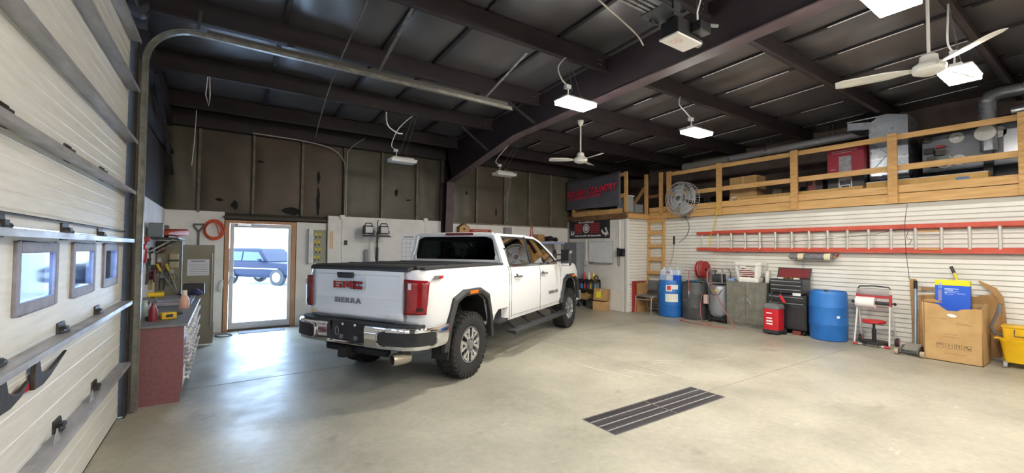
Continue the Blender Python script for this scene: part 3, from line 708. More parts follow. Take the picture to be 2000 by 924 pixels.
# --- hood, nose
b = MB(); b.grid(lambda u, v: (3.5+1.28*u, (2*v-1)*(.80-.06*u), 1.436-.02*u-.03*u**4+.014*(abs(2*v-1) < .62)), 8, 12); tp(b, 'hood', tw)
b = MB(); b.bx(4.9, 4.96, -.62, .62, .78, 1.25); tp(b, 'grille', M('grille_dark', '222325', .4, .4), bevel=.02)
for i in range(5):
    b = MB(); b.bx(4.955, 4.975, -.58, .58, .84+i*.085, .87+i*.085); tp(b, 'grille_bar', chrome)
for s in (-1, 1):
    b = MB(); b.box((4.88, s*.78, 1.08), (.08, .24, .3)); tp(b, 'headlight', M('headlight_lens', 'dfe4e8', .1, coat=.5), bevel=.03)
b = MB(); b.bx(4.8, 5.08, -.96, .96, .5, .74); tp(b, 'front_bumper', chrome, bevel=.05)
# --- mirrors
for s in (-1, 1):
    mr = MB(); mr.box((3.22, s*1.2, 1.53), (.12, .2, .3), (0, 0, s*.1)); mi = tp(mr, 'mirror', tb, bevel=.03, seg=3)
    b = MB(); b.box((3.225, s*1.2, 1.66), (.135, .21, .09), (0, 0, s*.1)); tp(b, 'mirror_cap', chrome, mi, .02)
    b = MB(); b.box((3.155, s*1.2, 1.56), (.006, .165, .17), (0, 0, s*.1)); b.box((3.155, s*1.2, 1.42), (.006, .165, .06), (0, 0, s*.1)); tp(b, 'mirror_glass', chrome, mi)
    b = MB(); b.bar((3.25, s*.93, 1.46), (3.24, s*1.13, 1.5), .05, .04); b.bar((3.25, s*.93, 1.6), (3.24, s*1.13, 1.6), .05, .03); tp(b, 'mirror_arm', tb, mi)
# --- door handles, running board
for s in (-1, 1):
    for x in (1.40, 2.54):
        b = MB(); b.tube([(x-.12, s*.99, 1.255), (x-.10, s*1.025, 1.258), (x+.10, s*1.025, 1.258), (x+.12, s*.99, 1.255)], .017, 8); b.lathe([(0, 0), (.05, .0), (.055, .008), (0, .008)], 16, (x, s*.985, 1.25), 'y'); tp(b, 'door_handle', chrome)
    b = MB(); b.prism([(.66, .60), (.9, .60), (.96, .64), (.9, .655), (.68, .645)], s*.93, s*1.06, 'y'); tp(b, 'bed_step', tb, bevel=.01)
    b = MB(); b.prism([(.98*s, .40), (1.13*s, .385), (1.15*s, .41), (1.13*s, .44), (.98*s, .445)], 1.05, 3.50, 'x'); rb = tp(b, 'running_board', tb, bevel=.01)
    for x in (1.25, 1.85, 2.5, 3.1):
        b = MB(); b.bar((x, s*.78, .6), (x+.06, s*1.05, .41), .09, .03); tp(b, 'step_bracket', tdk, rb)
    b = MB(); b.bx(.62, 1.0, min(s*.9, s*.905), max(s*.9, s*.905), .5, .8); tp(b, 'step_pocket', tdk)
text('door_badge', 'SIERRA HD', .085*KT, (2.78*KT, -1.004*KT, .845*KT), (1, 0, 0), (0, 0, 1), M('badge_silver', '8a8c8f', .3, .8), truck, .003, sx=1.25, bold=.001)
b = MB(); b.prism([(-.88, 1.34), (-.78, 1.34), (-.74, 1.385), (-.84, 1.385)], -.992, -.984, 'y'); tp(b, 'bed_badge', silver)
b = MB(); b.prism([(-.77, 1.345), (-.69, 1.345), (-.67, 1.38), (-.74, 1.38)], -.995, -.984, 'y'); tp(b, 'bed_badge_red', M('badge_red', 'a8231f', .35))
# --- bed cover, bed rails
b = MB(); b.bx(-.985, 1.0, -.85, .85, 1.462, 1.495); bc = tp(b, 'bed_cover', M('cover_vinyl', '303134', .55, col2='3b3c3f', scale=30), bevel=.01)
for x in (-.4, .2, .7):
    b = MB(); b.bx(x-.02, x+.02, -.86, .86, 1.494, 1.502); tp(b, 'cover_seam', tb, bc, .004)
for s in (-1, 1):
    b = MB(); b.bx(-.96, 1.06, min(s*.86, s*.935), max(s*.86, s*.94), 1.455, 1.482); tp(b, 'bed_rail', tb, bevel=.006)
b = MB(); b.prism([(-1.10, 1.43), (-1.10, 1.462), (-1.07, 1.485), (-.99, 1.49), (-.99, 1.45)], -.80, .80, 'y'); tp(b, 'tailgate_cap', tb, bevel=.004)
# --- tailgate
def tgx(y, z):
    x = -1.085-.02*(1-(y/.8)**2)
    if 1.10 < z < 1.38 and abs(y) < .66: x += .018
    zz = .985-(.03 if abs(y) < .4 else 0)
    if z < zz: x -= .022*min(1, (zz-z)/.03)
    return x
nz = [.86, .9, .95, .965, .975, .985, 1.0, 1.04, 1.095, 1.105, 1.2, 1.3, 1.375, 1.385, 1.41, 1.432, 1.44]
b = MB(); ny = 24
vs = []; 
for z in nz:
    for j in range(ny+1):
        y = -.745+1.49*j/ny; vs.append((tgx(y, z)+(.02 if z > 1.435 else 0)+(.015 if z < .87 else 0), y, z))
k = ny+1
b.add(vs, [(i*k+j, i*k+j+1, (i+1)*k+j+1, (i+1)*k+j) for i in range(len(nz)-1) for j in range(ny)], True)
tg = tp(b, 'tailgate', tw); m_ = tg.modifiers.new('s', 'SOLIDIFY'); m_.thickness = .045*KT; m_.offset = -1
b = MB(); b.prism([(.30, 1.405), (.02, 1.405), (.04, 1.335), (.28, 1.335)], -1.13, -1.095, 'x'); tp(b, 'tailgate_handle', black, tg, .012)
gmx = -1.118
red_l = M('badge_red_face', '9c1b22', .25, coat=.3)
def letter(strokes, y0, m_, off, grow):
    b = MB()
    for a0, c0, a1, c1 in strokes: b.bx(gmx-.012-off, gmx+.02, y0-a1-grow, y0-a0+grow, c0-grow, c1+grow)
    return b
LT = {'G': [(0, 1.215, .035, 1.295), (.0, 1.275, .14, 1.295), (0, 1.215, .14, 1.236), (.105, 1.215, .14, 1.262), (.07, 1.247, .14, 1.262)],
      'M': [(0, 1.215, .033, 1.295), (.117, 1.215, .15, 1.295), (.06, 1.225, .09, 1.275), (.03, 1.268, .12, 1.295)],
      'C': [(0, 1.215, .035, 1.295), (.0, 1.275, .14, 1.295), (0, 1.215, .14, 1.236)]}
for ch, y0 in (('G', .34), ('M', .175), ('C', .0)):
    tp(letter(LT[ch], y0, chrome, 0, .008), 'badge_letter', chrome, tg, .002); tp(letter(LT[ch], y0, red_l, .004, 0), 'badge_letter_face', red_l, tg)
text('model_lettering', 'SIERRA', .085*KT, (-1.108*KT, .34*KT, 1.035*KT), (0, -1, 0), (0, 0, 1), M('badge_grey', '8d8f93', .3, .5), tg, .006, sx=1.5, bold=.002, spacing=1.15)
text('trim_lettering', 'SLE', .04*KT, (-1.115*KT, -.48*KT, .905*KT), (0, -1, 0), (0, 0, 1), silver, tg, .004, sx=1.5)
b = MB(); b.box((-1.118, .70, .905), (.006, .1, .05)); tp(b, 'dealer_sticker', M('gold_sticker', 'c39a55', .4, col2='e7dcc4', scale=60), tg)
for s in (-1, 1):
    b = MB(); b.bx(-1.09, -1.07, s*.755-.005, s*.755+.005, .86, 1.44); tp(b, 'panel_gap', gap)
# --- tail lights
rl = M('red_lens', 'a01824', .15, col2='7b1019', scale=9, coat=.6)
for s in (-1, 1):
    prof = [(-1.085, .765), (-1.085, .83), (-1.06, .90), (-1.02, .955), (-.96, .99)]
    b = MB()
    def tlf(u, v, s=s):
        i = min(int(u*4), 3); t = u*4-i; x = prof[i][0]*(1-t)+prof[i+1][0]*t; y = prof[i][1]*(1-t)+prof[i+1][1]*t
        z0 = .955; z1 = 1.35-.015*u
        if u > .8: x -= .03*(1-v)*(u-.8)*5
        return (x-.008, s*(y+.008), z0+(z1-z0)*v)
    b.grid(tlf, 12, 8); tl = tp(b, 'tail_light', rl); m_ = tl.modifiers.new('s', 'SOLIDIFY'); m_.thickness = .03; m_.offset = -1 if s > 0 else 1
    b = MB(); b.grid(lambda u, v, s=s: tuple(Vector(tlf(.06+.1*u, .06+.86*v))+Vector((-.034, 0, 0))), 2, 6); tp(b, 'smoked_strip', M('smoked_lens', '2c1416', .15, coat=.5), tl)
    b = MB(); b.grid(lambda u, v, s=s: tuple(Vector(tlf(.2+.14*u, .72+.18*v))+Vector((-.034, s*.006, 0))), 2, 2); tp(b, 'reverse_lens', M('reverse_lens_m', 'd8c8cc', .2), tl)
    b = MB(); b.grid(lambda u, v, s=s: tuple(Vector(tlf(.5+.3*u, .1+.1*v))+Vector((-.03, s*.02, 0))), 2, 2); tp(b, 'smoked_strip', M('smoked_lens', '2c1416'), tl)
b = MB(); b.bx(.985, 1.03, -.38, .16, 1.925, 1.965); tp(b, 'brake_light', M('dark_red_lens', '5f1520', .2, coat=.4), bevel=.01)
# --- rear bumper: chrome ends, black step pad and plate pocket
def bump(pts, prof, name, m_, parent=truck, bevel=.0):
    rings = []
    for i, (x, y) in enumerate(pts):
        a = Vector(pts[max(i-1, 0)]); c = Vector(pts[min(i+1, len(pts)-1)]); d = (c-a).normalized(); n = Vector((d.y, -d.x))
        rings.append([(x+n.x*o, y+n.y*o, z) for o, z in prof])
    b = MB(); b.loft(rings, True); return tp(b, name, m_, parent, bevel)
ring_prof = [(-.10, .80), (.0, .815), (.035, .80), (.045, .77), (.042, .60), (.03, .565), (-.01, .55), (-.10, .56)]
for s in (-1, 1):
    pts = [(-.62, s*1.0), (-.85, s*1.005), (-1.0, s*.985), (-1.09, s*.93), (-1.15, s*.84), (-1.185, s*.70), (-1.20, s*.5), (-1.205, s*.30)]
    if s < 0: pts = pts[::-1]
    pts2 = [(x, y) for x, y in pts]
    flip = [(o, z) for o, z in ring_prof]
    bo = bump(pts2 if s > 0 else pts2, [(o, z) for o, z in flip], 'bumper_end', chrome)
    b = MB()
    b.loft([[(x, y*1.0, .815), (x+.0, y, .83), (x+.12, y*.88, .83), (x+.12, y*.88, .80)] for x, y in pts[(2 if s > 0 else 0):(len(pts) if s > 0 else -2)]], False); tp(b, 'step_pad', tb, bo)
    # corner step opening, dark with bright lip
    cs = rrect(.50, .17, .05)
    b = MB(); vs = []
    def cmap(p, q, o):
        # p runs along the corner from the rear face to the side
        Q = [(-1.205, .50), (-1.2, .6), (-1.185, .70), (-1.15, .84), (-1.09, .93), (-1.0, .985), (-.85, 1.005)]
        t = (p+.25)/.5*(len(Q)-1)*.999; i = int(t); t -= i; a0, a1 = Vector(Q[i]), Vector(Q[i+1]); d0 = (Vector(Q[min(i+1, 6)])-Vector(Q[max(i-1, 0)])).normalized(); d1 = (Vector(Q[min(i+2, 6)])-Vector(Q[i])).normalized()
        d = (d0*(1-t)+d1*t).normalized(); c_ = a0*(1-t)+a1*t+Vector((-d.y, d.x))*o
        return (c_.x, s*c_.y, .685+q)
    b.grid(lambda u, v: cmap((u-.5)*.47, (v-.5)*.15, .054), 12, 3); tp(b, 'corner_step', black, bo)
    b = MB(); b.tube([cmap(p, q, .052) for p, q in cs], .012, 6, True); tp(b, 'corner_step_rim', chrome, bo)
b = MB(); b.prism([(-.32, .56), (.32, .56), (.28, .82), (-.28, .82)], -1.19, -1.10, 'x'); pk = tp(b, 'plate_pocket', black, bevel=.01)
b = MB(); b.bx(-1.21, -1.12, -.55, .55, .555, .60); tp(b, 'bumper_lip', chrome, bevel=.015)
b = MB(); b.bx(-1.2, -1.06, -.6, .6, .82, .838); tp(b, 'step_pad', tb, bevel=.006)
for y in (.1, -.1):
    b = MB(); b.cyl((-1.19, y, .79), (-1.2, y, .79), .014, n=10); tp(b, 'plate_lamp', white_pl, pk)
for y in (.12, -.12):
    b = MB(); b.cyl((-1.19, y, .64), (-1.205, y, .64), .03, n=12); tp(b, 'trailer_socket', grey_pl, pk)
b = MB(); b.tube([(-1.19, .2+.03*math.cos(t), .70+.05*math.sin(t)) for t in [2*PI*i/12 for i in range(12)]], .008, 6, True); tp(b, 'tow_loop', grey_pl, pk)
b = MB(); b.bx(-1.24, -.85, .02, .13, .40, .51); b.cyl((-1.05, -.5, .47), (-1.05, .5, .47), .045, n=12); tp(b, 'hitch_receiver', tdk, bevel=.01)
b = MB(); b.lathe([(.056, 0), (.068, .0), (.068, .14), (.056, .22), (.05, .22), (.056, 0)], 24, (0, 0, 0), 'x'); b.xf(Matrix.Translation((-1.2, -.68, .45)) @ Matrix.Rotation(-.35, 4, 'Z')); tp(b, 'exhaust_tip', M('exhaust_steel', 'b9b2a5', .25, .9))
b = MB(); b.cyl((-1.12, -.665, .45), (-.98, -.61, .45), .044, n=16); tp(b, 'exhaust_bore', tdk)
# --- chassis
b = MB()
for s in (-1, 1): b.bx(-1.0, 4.8, s*.45-.05, s*.45+.05, .5, .65)
b.bx(-.4, 4.5, -.75, .75, .58, .64)
b.cyl((RA, -.75, .42), (RA, .75, .42), .06, n=12); b.cyl((FA, -.75, .42), (FA, .75, .42), .05, n=12); b.sphere((RA, 0, .42), .17); b.bx(.9, 2.4, .15, .55, .42, .6)
b.cyl((RA+.1, 0, .45), (2.2, 0, .6), .045, n=10)
tp(b, 'chassis', tdk)
# --- wheels
R = .43
def wheel():
    t = MB(); W = .285
    pr = [(.235, -.10), (.25, -.128), (.30, -.143), (.36, -.142), (.405, -.132), (.42, -.115), (.422, -.05), (.422, .05), (.42, .115), (.405, .132), (.36, .142), (.30, .143), (.25, .128), (.235, .10)]
    t.lathe(pr, 48, (0, 0, 0), 'y')
    for i in range(34):
        a = 2*PI*i/34
        for y, w_, o in ((-.108, .05, 0), (-.036, .055, .5), (.036, .055, 0), (.108, .05, .5)):
            aa = a+o*2*PI/34; r = .424
            m_ = Matrix.Rotation(-aa, 4, 'Y') @ Matrix.Translation((0, y, r))
            c = MB(); c.box((0, 0, 0), (.056, w_, .016), (0, 0, .25 if y > 0 else -.25)); c.xf(m_); t.add(c.v, c.f)
        for sy in (-1, 1):
            aa = a; m_ = Matrix.Rotation(-aa, 4, 'Y') @ Matrix.Translation((0, sy*.135, .395)); c = MB(); c.box((0, 0, 0), (.045 if i % 2 else .03, .012, .05)); c.xf(m_); t.add(c.v, c.f)
    r = MB(); r.lathe([(.238, -.10), (.238, -.128), (.228, -.13), (.222, -.11), (.20, -.06), (.2, .1), (.238, .1)], 40, (0, 0, 0), 'y')
    back = MB(); back.lathe([(0, -.02), (.2, -.02), (.2, .0), (0, 0)], 32, (0, 0, 0), 'y')
    sp = MB()
    for i in range(6):
        a = 2*PI*i/6+.26
        for off in (-.15, .15):
            def pt(rad, an, y): return (rad*math.sin(an), y, rad*math.cos(an))
            A, Bb, Cc = pt(.085, a+off*.9, -.115), pt(.15, a+off*1.35, -.118), pt(.222, a+off*1.9, -.118)
            sp.bar(A, Bb, .036, .03, (0, 1, 0)); sp.bar(Bb, Cc, .044, .03, (0, 1, 0))
        sp.bar(pt(.205, a-.30, -.116), pt(.205, a+.30, -.116), .03, .026, (0, 1, 0))
    hub = MB(); hub.lathe([(0, -.145), (.055, -.143), (.06, -.13), (.095, -.12), (.1, -.06), (.1, 0)], 24, (0, 0, 0), 'y')
    for i in range(8):
        a = 2*PI*i/8; hub.cyl((.078*math.cos(a), -.12, .078*math.sin(a)), (.078*math.cos(a), -.14, .078*math.sin(a)), .011, n=6)
    return t, r, back, sp, hub
proto = None
for cx in (RA, FA):
    for s in (-1, 1):
        if proto is None:
            t, r, back, sp, hub = wheel()
            ty = tp(t, 'tyre', rubber); ri = tp(r, 'rim', silver, ty); bk = tp(back, 'brake_backing', tdk, ty); spk = tp(sp, 'rim_spokes', M('machined_alloy', 'cfd1d4', .22, .85), ty, .004); hb = tp(hub, 'wheel_hub', M('hub_grey', '8d8f92', .35, .7), ty)
            proto = ty; o = ty
        else:
            o = proto.copy(); COL.objects.link(o)
            for ch in proto.children:
                c = ch.copy(); COL.objects.link(c); c.parent = o
        o.location = (cx*KT, s*.86*KT, R*KT); o.rotation_euler = (0, random.uniform(0, 1), 0 if s < 0 else PI)
# ================================================================== STORAGE LOFT
RZ = -PI/2      # things on the right wall: local -y faces the room, local +x runs to the viewer's right
mez = struct(thing('trim_1', 'timber guard rail and edge of the storage loft', None)); mez.name = 'trim_1'
def lum(nm, x0, x1, y0, y1, z0, z1, m_=None): b = MB(); b.bx(x0, x1, y0, y1, z0, z1); return b.build(nm, m_ or lumber_y, mez, .003)
lum('edge_board', 9.50, 9.545, -5, YJ-.02, ZM+.005, 2.60); lum('edge_board', 9.505, 9.545, -5, YJ-.02, 2.612, 2.745)
for i, (y0, y1) in enumerate(((-5, -.6), (-.6, 2.33), (2.33, 5.42), (5.42, 6.82))):
    lum('top_rail', 9.545, 9.585, y0+.06, y1+.06, 3.54, 3.63); lum('mid_rail', 9.545, 9.585, y0+.06, y1+.06, 3.0, 3.10)
for y in (-2.1, -.6, .87, 2.33, 3.85, 5.42, 6.76): lum('post', 9.462, 9.50, y-.065, y+.065, ZM+.005, 3.64, lumber)
# far side over the plain wall, weathered
lum('edge_board', X1-.06, X1-.005, YJ-.03, 9.5, ZM+.0, 2.60, lumber_d); lum('edge_board', X1-.075, X1-.062, YJ+.1, 9.4, 2.57, 2.70, lumber); lum('edge_board', X1, 9.5, YJ-.06, YJ-.02, ZM+.003, 2.56, lumber)
lum('top_rail', X1-.02, X1+.02, YJ, 9.5, 3.55, 3.64, lumber); lum('mid_rail', X1-.02, X1+.02, YJ, 9.5, 2.98, 3.09, lumber)
for x, y in ((X1, YJ+.02), (X1, 9.45), (9.42, YJ-.01), (9.47, 6.98)): lum('post', x-.05, x+.01, y-.045, y+.045, 2.56, 3.65, lumber)
lum('mid_rail', 9.45, 9.49, 6.98, YJ, 3.0, 3.09, lumber_d)
b = MB(); b.bar((8.95, YJ+.2, 2.64), (9.4, YJ+.05, 3.3), .05, .09); b.build('diagonal_brace', lumber_d, mez)
lf = MB(); lf.bx(9.55, 13.2, -5, YB, 2.435, 2.61); lf.bx(X1, 9.55, YJ+.02, YB, 2.435, 2.61); lo_ = struct(lf.build('floor_loft', M('loft_plywood', '8a6c48', .8, col2='6f5537', scale=3))); lo_['label'] = 'plywood deck of the storage loft'
# ---- banner
bn = thing('vinyl_banner', 'grey vinyl banner with red ROUGH COUNTRY lettering hung on loft rail', 'banner', (X1-.095, 9.72, 0))
def ban(u, v): return (.006*math.sin(9*u+2*v)-.02*(1-v)*0, -2.16*u, 2.79+.86*v-.03*math.sin(PI*u)*v*.6+.05*u*(v-.5))
b = MB(); b.grid(ban, 24, 8); o = b.build('banner_sheet', M('banner_grey', '55555f', .55, col2='5f5f6a', scale=3), bn); m_ = o.modifiers.new('s', 'SOLIDIFY'); m_.thickness = .003
rm = M('banner_red', 'f23a58', .5); rmd = M('banner_dark_red', '6e1220', .5)
text('lettering_shadow', 'ROUGH COUNTRY', .25, (-.0095, -.062, 3.135), (0, -1, 0.035), (0, 0, 1), rmd, bn, .001, sx=.9, shear=.25, bold=.003)
text('lettering', 'ROUGH COUNTRY', .25, (-.013, -.05, 3.155), (0, -1, 0.035), (0, 0, 1), rm, bn, .001, sx=.9, shear=.25, bold=.004)
text('lettering', 'SUSPENSION SYSTEMS', .105, (-.013, -.2, 3.055), (0, -1, 0.035), (0, 0, 1), rm, bn, .001, sx=1.2, shear=.25, bold=.001)
# ---- black poster banner with striped flag under the loft edge
ps = thing('flag_poster', 'black shop poster with red striped flag and round white emblem', 'poster', (X1-.02, 9.62, 1.93))
b = MB(); b.bx(-.01, 0, -1.62, 0, 0, .54); b.build('sheet', M('poster_black', '26272b', .5, col2='33343a', scale=4), ps)
prd = M('poster_red', 'b0323a', .5); pwh = M('poster_white', 'd9d9df', .5)
for k in range(6):
    for y0, y1 in ((-.24, -.56), (-.88, -1.25)):
        b = MB(); z = .15+k*.05
        b.grid(lambda u, v, y0=y0, y1=y1, z=z: (-.0125, y0+(y1-y0)*u, z+.03*v+.008*math.sin(u*7)), 8, 1); b.build('flag_stripe', prd, ps)
b = MB(); b.lathe([(.135, -.014), (.1, -.014)], 28, (0, -.72, .285), 'x'); b.build('emblem_ring', pwh, ps)
b = MB(); b.lathe([(.08, -.0145), (0, -.0145)], 24, (0, -.72, .285), 'x'); b.build('emblem_centre', pwh, ps)
rr = random.Random(3)
for z, h, y0, y1, nm in ((.445, .045, -.4, -1.02, 0), (.055, .05, -.25, -1.32, 1)):
    y = y0; b = MB()
    while y > y1:
        w_ = rr.uniform(.02, .05); b.bx(-.0135, -.011, y-w_, y, z, z+h*rr.choice((.7, .7, 1))); y -= w_+rr.choice((.008, .008, .03))
    b.build('small_lettering', pwh, ps)
for pts in ([(-.06, .10), (-.2, .10), (-.23, .2), (-.19, .22), (-.16, .15), (-.13, .14), (-.12, .24), (-.09, .24)], [(-1.3, .2), (-1.34, .24), (-1.42, .15), (-1.5, .17), (-1.44, .28), (-1.5, .3), (-1.58, .1), (-1.5, .08), (-1.47, .03), (-1.44, .1), (-1.38, .1)]):
    b = MB(); b.prism(pts, -.0135, -.011, 'x'); b.build('white_silhouette', pwh, ps)
# ---- whiteboard, phone, conduit on the plain right wall
wb_ = thing('whiteboard', 'framed whiteboard with marker tray on the plain right wall', 'whiteboard', (X1-.015, 8.80, 1.245))
b = MB(); b.bx(-.02, 0, -.92, 0, 0, .59); b.build('frame', M('alu_frame', 'b9bcbf', .4, .5), wb_, .004)
b = MB(); b.bx(-.022, -.019, -.905, -.015, .015, .575); b.build('board', M('board_white', 'e9edef', .2, col2='dfe4e8', scale=3), wb_)
b = MB(); b.bx(-.07, -.02, -.9, -.02, -.012, .0); b.build('marker_tray', M('alu_frame', 'b9bcbf'), wb_)
for i in range(3):
    b = MB(); b.cyl((-.05, -.06-.06*i, .01), (-.05, -.11-.06*i, .01), .009, n=8); b.build('marker', M('marker_blue', '2a4f9a', .4), wb_)
b = MB()
for i in range(4): b.bx(-.0235, -.0215, -.88, -.7, .46+.025*i, .465+.025*i)
b.build('blue_notes', M('note_blue', '9fb2dc', .6), wb_)
ph = thing('wall_phone', 'black wall phone with dangling curly cord beside the corner', 'telephone', (X1-.015, 7.70, 1.44))
b = MB(); b.prism([(0, 0), (-.05, .01), (-.08, .05), (-.05, .2), (0, .2)], -.22, 0, 'y'); b.build('body', black, ph, .008)
b = MB(); b.box((-.085, -.055, .11), (.05, .055, .22)); b.build('handset', black, ph, .015)
b = MB()
for i in range(12): b.box((-.07-.008*(i//3), -.11-.03*(i % 3), .155-.03*(i//3)), (.012, .018, .016))
b.build('keypad', dk_grey, ph)
b = MB(); b.tube([(-.05, -.02, .02), (-.055, -.02, -.22), (-.055, -.05, -.27), (-.055, -.08, -.22), (-.05, -.08, .02)], .007, 6); b.build('curly_cord', dk_grey, ph)
cable('conduit', [(X1-.025, 7.66, 1.66), (X1-.025, 7.66, 2.4)], .012, 'white conduit rising from the wall phone', white_pl, 'conduit')
cable('conduit', [(X1-.025, 8.92, 1.28), (X1-.025, 8.92, 1.9)], .012, 'white conduit left of the whiteboard', white_pl, 'conduit')
b = MB(); b.bx(X1-.06, X1-.012, 8.86, 8.98, 1.16, 1.28); b.cyl((X1-.06, 8.92, 1.22), (X1-.075, 8.92, 1.22), .02, n=10); tag(b.build('outlet_box', M('outlet_grey', 'd4d5d6', .5)), 'white outlet box on the conduit by the whiteboard', 'outlet')
# ---- grey steel cabinet, side shelf with clutter behind the truck's nose
gc = thing('steel_cabinet', 'tall grey steel cabinet in the far right corner', 'cabinet', (8.33, 9.1, 0), RZ)
b = MB(); b.bx(-.45, .13, -.0, .28, 0, 1.82); b.build('body', M('cab_grey', '8b8f96', .5, col2='7e8289', scale=4), gc, .006)
for x0, x1 in ((-.44, -.165), (-.155, .12)):
    b = MB(); b.bx(x0, x1, -.02, 0, .05, 1.8); d_ = b.build('door', M('cab_grey2', '848890', .5), gc, .005); b = MB(); b.bx(x0+.2, x0+.22, -.05, -.02, .9, 1.05); b.build('handle', silver, d_)
sh = thing('utility_shelf', 'blue topped metal shelf rack behind the truck hood', 'shelf', (7.55, 9.4, 0))
for x in (-.42, .42):
    for y in (-.2, .2):
        b = MB(); b.bx(x-.02, x+.02, y-.02, y+.02, 0, 1.78); b.build('upright', steel, sh)
for z in (.2, .8, 1.3):
    b = MB(); b.bx(-.45, .45, -.23, .23, z, z+.03); b.build('shelf_board', steel, sh)
b = MB(); b.bx(-.48, .48, -.25, .25, 1.76, 1.82); b.build('shelf_top', M('shelf_blue', '9aa7cc', .5), sh, .004)
def carton(loc, d, label, rz=0, m_=None, tape=True, open_=False, rot=None, extra=None, name='cardboard_box', cat='box'):
    t = thing(name, label, cat, loc, rz, None, rot)
    x, y, z = d[0]/2, d[1]/2, d[2]
    b = MB(); b.bx(-x, x, -y, y, 0, z); b.build('carton', m_ or cardboard, t, .005)
    if tape:
        b = MB(); b.bx(-x*1.004, x*1.004, -.025, .025, z, z+.002); b.bx(-x-.0015, -x, -.025, .025, z*.75, z); b.build('tape', M('packing_tape', 'c6a676', .3), t)
    b = MB(); b.bx(-x, x, -.002, .002, z, z+.0025); b.build('flap_seam', print_dk, t)
    return t
carton((7.28, 9.4, 1.822), (.22, .25, .2), 'small brown carton at left end of blue topped shelf')
def bundle(name, loc, label, cat, m_, s=(1, 1, 1)):
    b = MB(); r_ = random.Random(name+label)
    for i in range(4): b.sphere((r_.uniform(-.05, .05)*s[0], r_.uniform(-.05, .05)*s[1], .05*s[2]+r_.uniform(0, .05)*s[2]), r_.uniform(.05, .08)*min(s), 10, .8)
    return tag(b.build(name, m_, None, 0, 2, loc), label, cat)
bundle('tool_bag', (7.6, 9.38, 1.824), 'black soft tool bag on the blue topped shelf', 'bag', rubber, (1.6, 1.2, 1.3))
bundle('tool_bag', (7.86, 9.38, 1.824), 'small black pouch at right end of blue topped shelf', 'bag', rubber, (1.1, 1, .9))
for i, (x, z, c, n_) in enumerate(((-.3, .83, '8e2a2a', 'red'), (-.1, .83, '3f5a48', 'dark green'), (.12, .83, '5c6066', 'grey'), (.3, 1.33, '2d3036', 'black'), (-.28, 1.33, '9a3a33', 'brick red'), (.0, 1.33, '6f757c', 'pale grey'), (.3, .83, '40464c', 'charcoal'))):
    b = MB(); b.lathe([(0, 0), (.055, 0), (.055, .2), (.03, .25), (.025, .29), (0, .29)], 14); o = b.build('fluid_bottle', M('fluid_'+n_.replace(' ', '_'), c, .4), None, 0, 2, (7.55+x, 9.38, z)); tag(o, n_+' fluid bottle on the '+('upper' if z > 1 else 'middle')+' shelf of the rack behind the hood', 'bottle', 'bottles on the shelf rack')
# ---- parts cart with bottles, and two cartons
ct = thing('utility_cart', 'black rolling utility cart of bottles in front of the truck', 'cart', (8.32, 8.56, 0), RZ)
for z in (.2, .46, .72):
    b = MB(); b.bx(-.36, .26, -.0, .26, z, z+.02); b.bx(-.36, .26, -.0, .012, z, z+.07); b.bx(-.36, .26, .25, .262, z, z+.07); b.build('tray', black, ct, .004)
for x in (-.35, .25):
    for y in (.01, .25):
        b = MB(); b.bx(x-.015, x+.015, y-.015, y+.015, .1, .75); b.build('upright', dk_grey, ct)
        b = MB(); b.lathe([(0, -.018), (.05, -.018), (.05, .018), (0, .018)], 16, (x, y, .05), 'y'); b.build('caster', rubber, ct)
rr = random.Random(11)
for i, (x, z, c, n_) in enumerate(((-.3, .48, '2e86c8', 'bright blue'), (-.18, .48, 'b83a3f', 'red'), (-.06, .48, '4a3f7a', 'purple'), (.06, .48, 'd8c23c', 'yellow labelled'), (.18, .48, '5aa0d8', 'sky blue'), (-.2, .74, 'c43b3b', 'red capped'), (-.02, .74, 'e3dcc5', 'cream'), (.16, .74, 'e8c431', 'yellow'))):
    b = MB(); b.lathe([(0, 0), (.045, 0), (.048, .1), (.042, .15), (.02, .18), (.02, .21), (0, .21)], 12); b.bx(-.03, .03, -.008, .008, .2, .225)
    tag(b.build('spray_bottle', M('spray_'+n_.replace(' ', '_'), c, .4), None, 0, 2, (8.42, 8.56-x, z+.002)), n_+' spray bottle on the '+('top' if z > .7 else 'middle')+' tray of the utility cart', 'bottle', 'bottles on the utility cart')
b = MB(); b.tube([(8.45+.065*math.cos(t), 8.33, .83+.065*math.sin(t)) for t in [2*PI*i/16 for i in range(16)]], .022, 8, True); tag(b.build('tape_roll', M('tape_dark', '4d463f', .6)), 'dark roll of tape standing on the utility cart', 'tape')
bin_ = thing('storage_bin', 'tan bin of yellow gloves at the bottom of the utility cart', 'bin', (8.42, 8.65, .222))
b = MB(); b.bx(-.1, .1, -.14, .14, 0, .16); b.build('bin_body', cardboard2, bin_, .006); b = MB()
for i in range(6): b.sphere((rr.uniform(-.06, .06), rr.uniform(-.1, .1), .17), .035, 8)
b.build('yellow_gloves', M('glove_yellow', 'd6a02a', .7), bin_)
carton((8.36, 8.06, 0), (.34, .34, .24), 'lower cardboard box beside the utility cart', .35, cardboard2)
t = carton((8.37, 8.06, .262), (.34, .36, .3), 'upper tilted cardboard box with yellow label beside the utility cart', .5, cardboard, rot=(.06, .05, .5))
b = MB(); b.box((-.172, .04, .15), (.003, .12, .16)); b.build('yellow_label', M('label_yellow', 'd9d52f', .6), t)
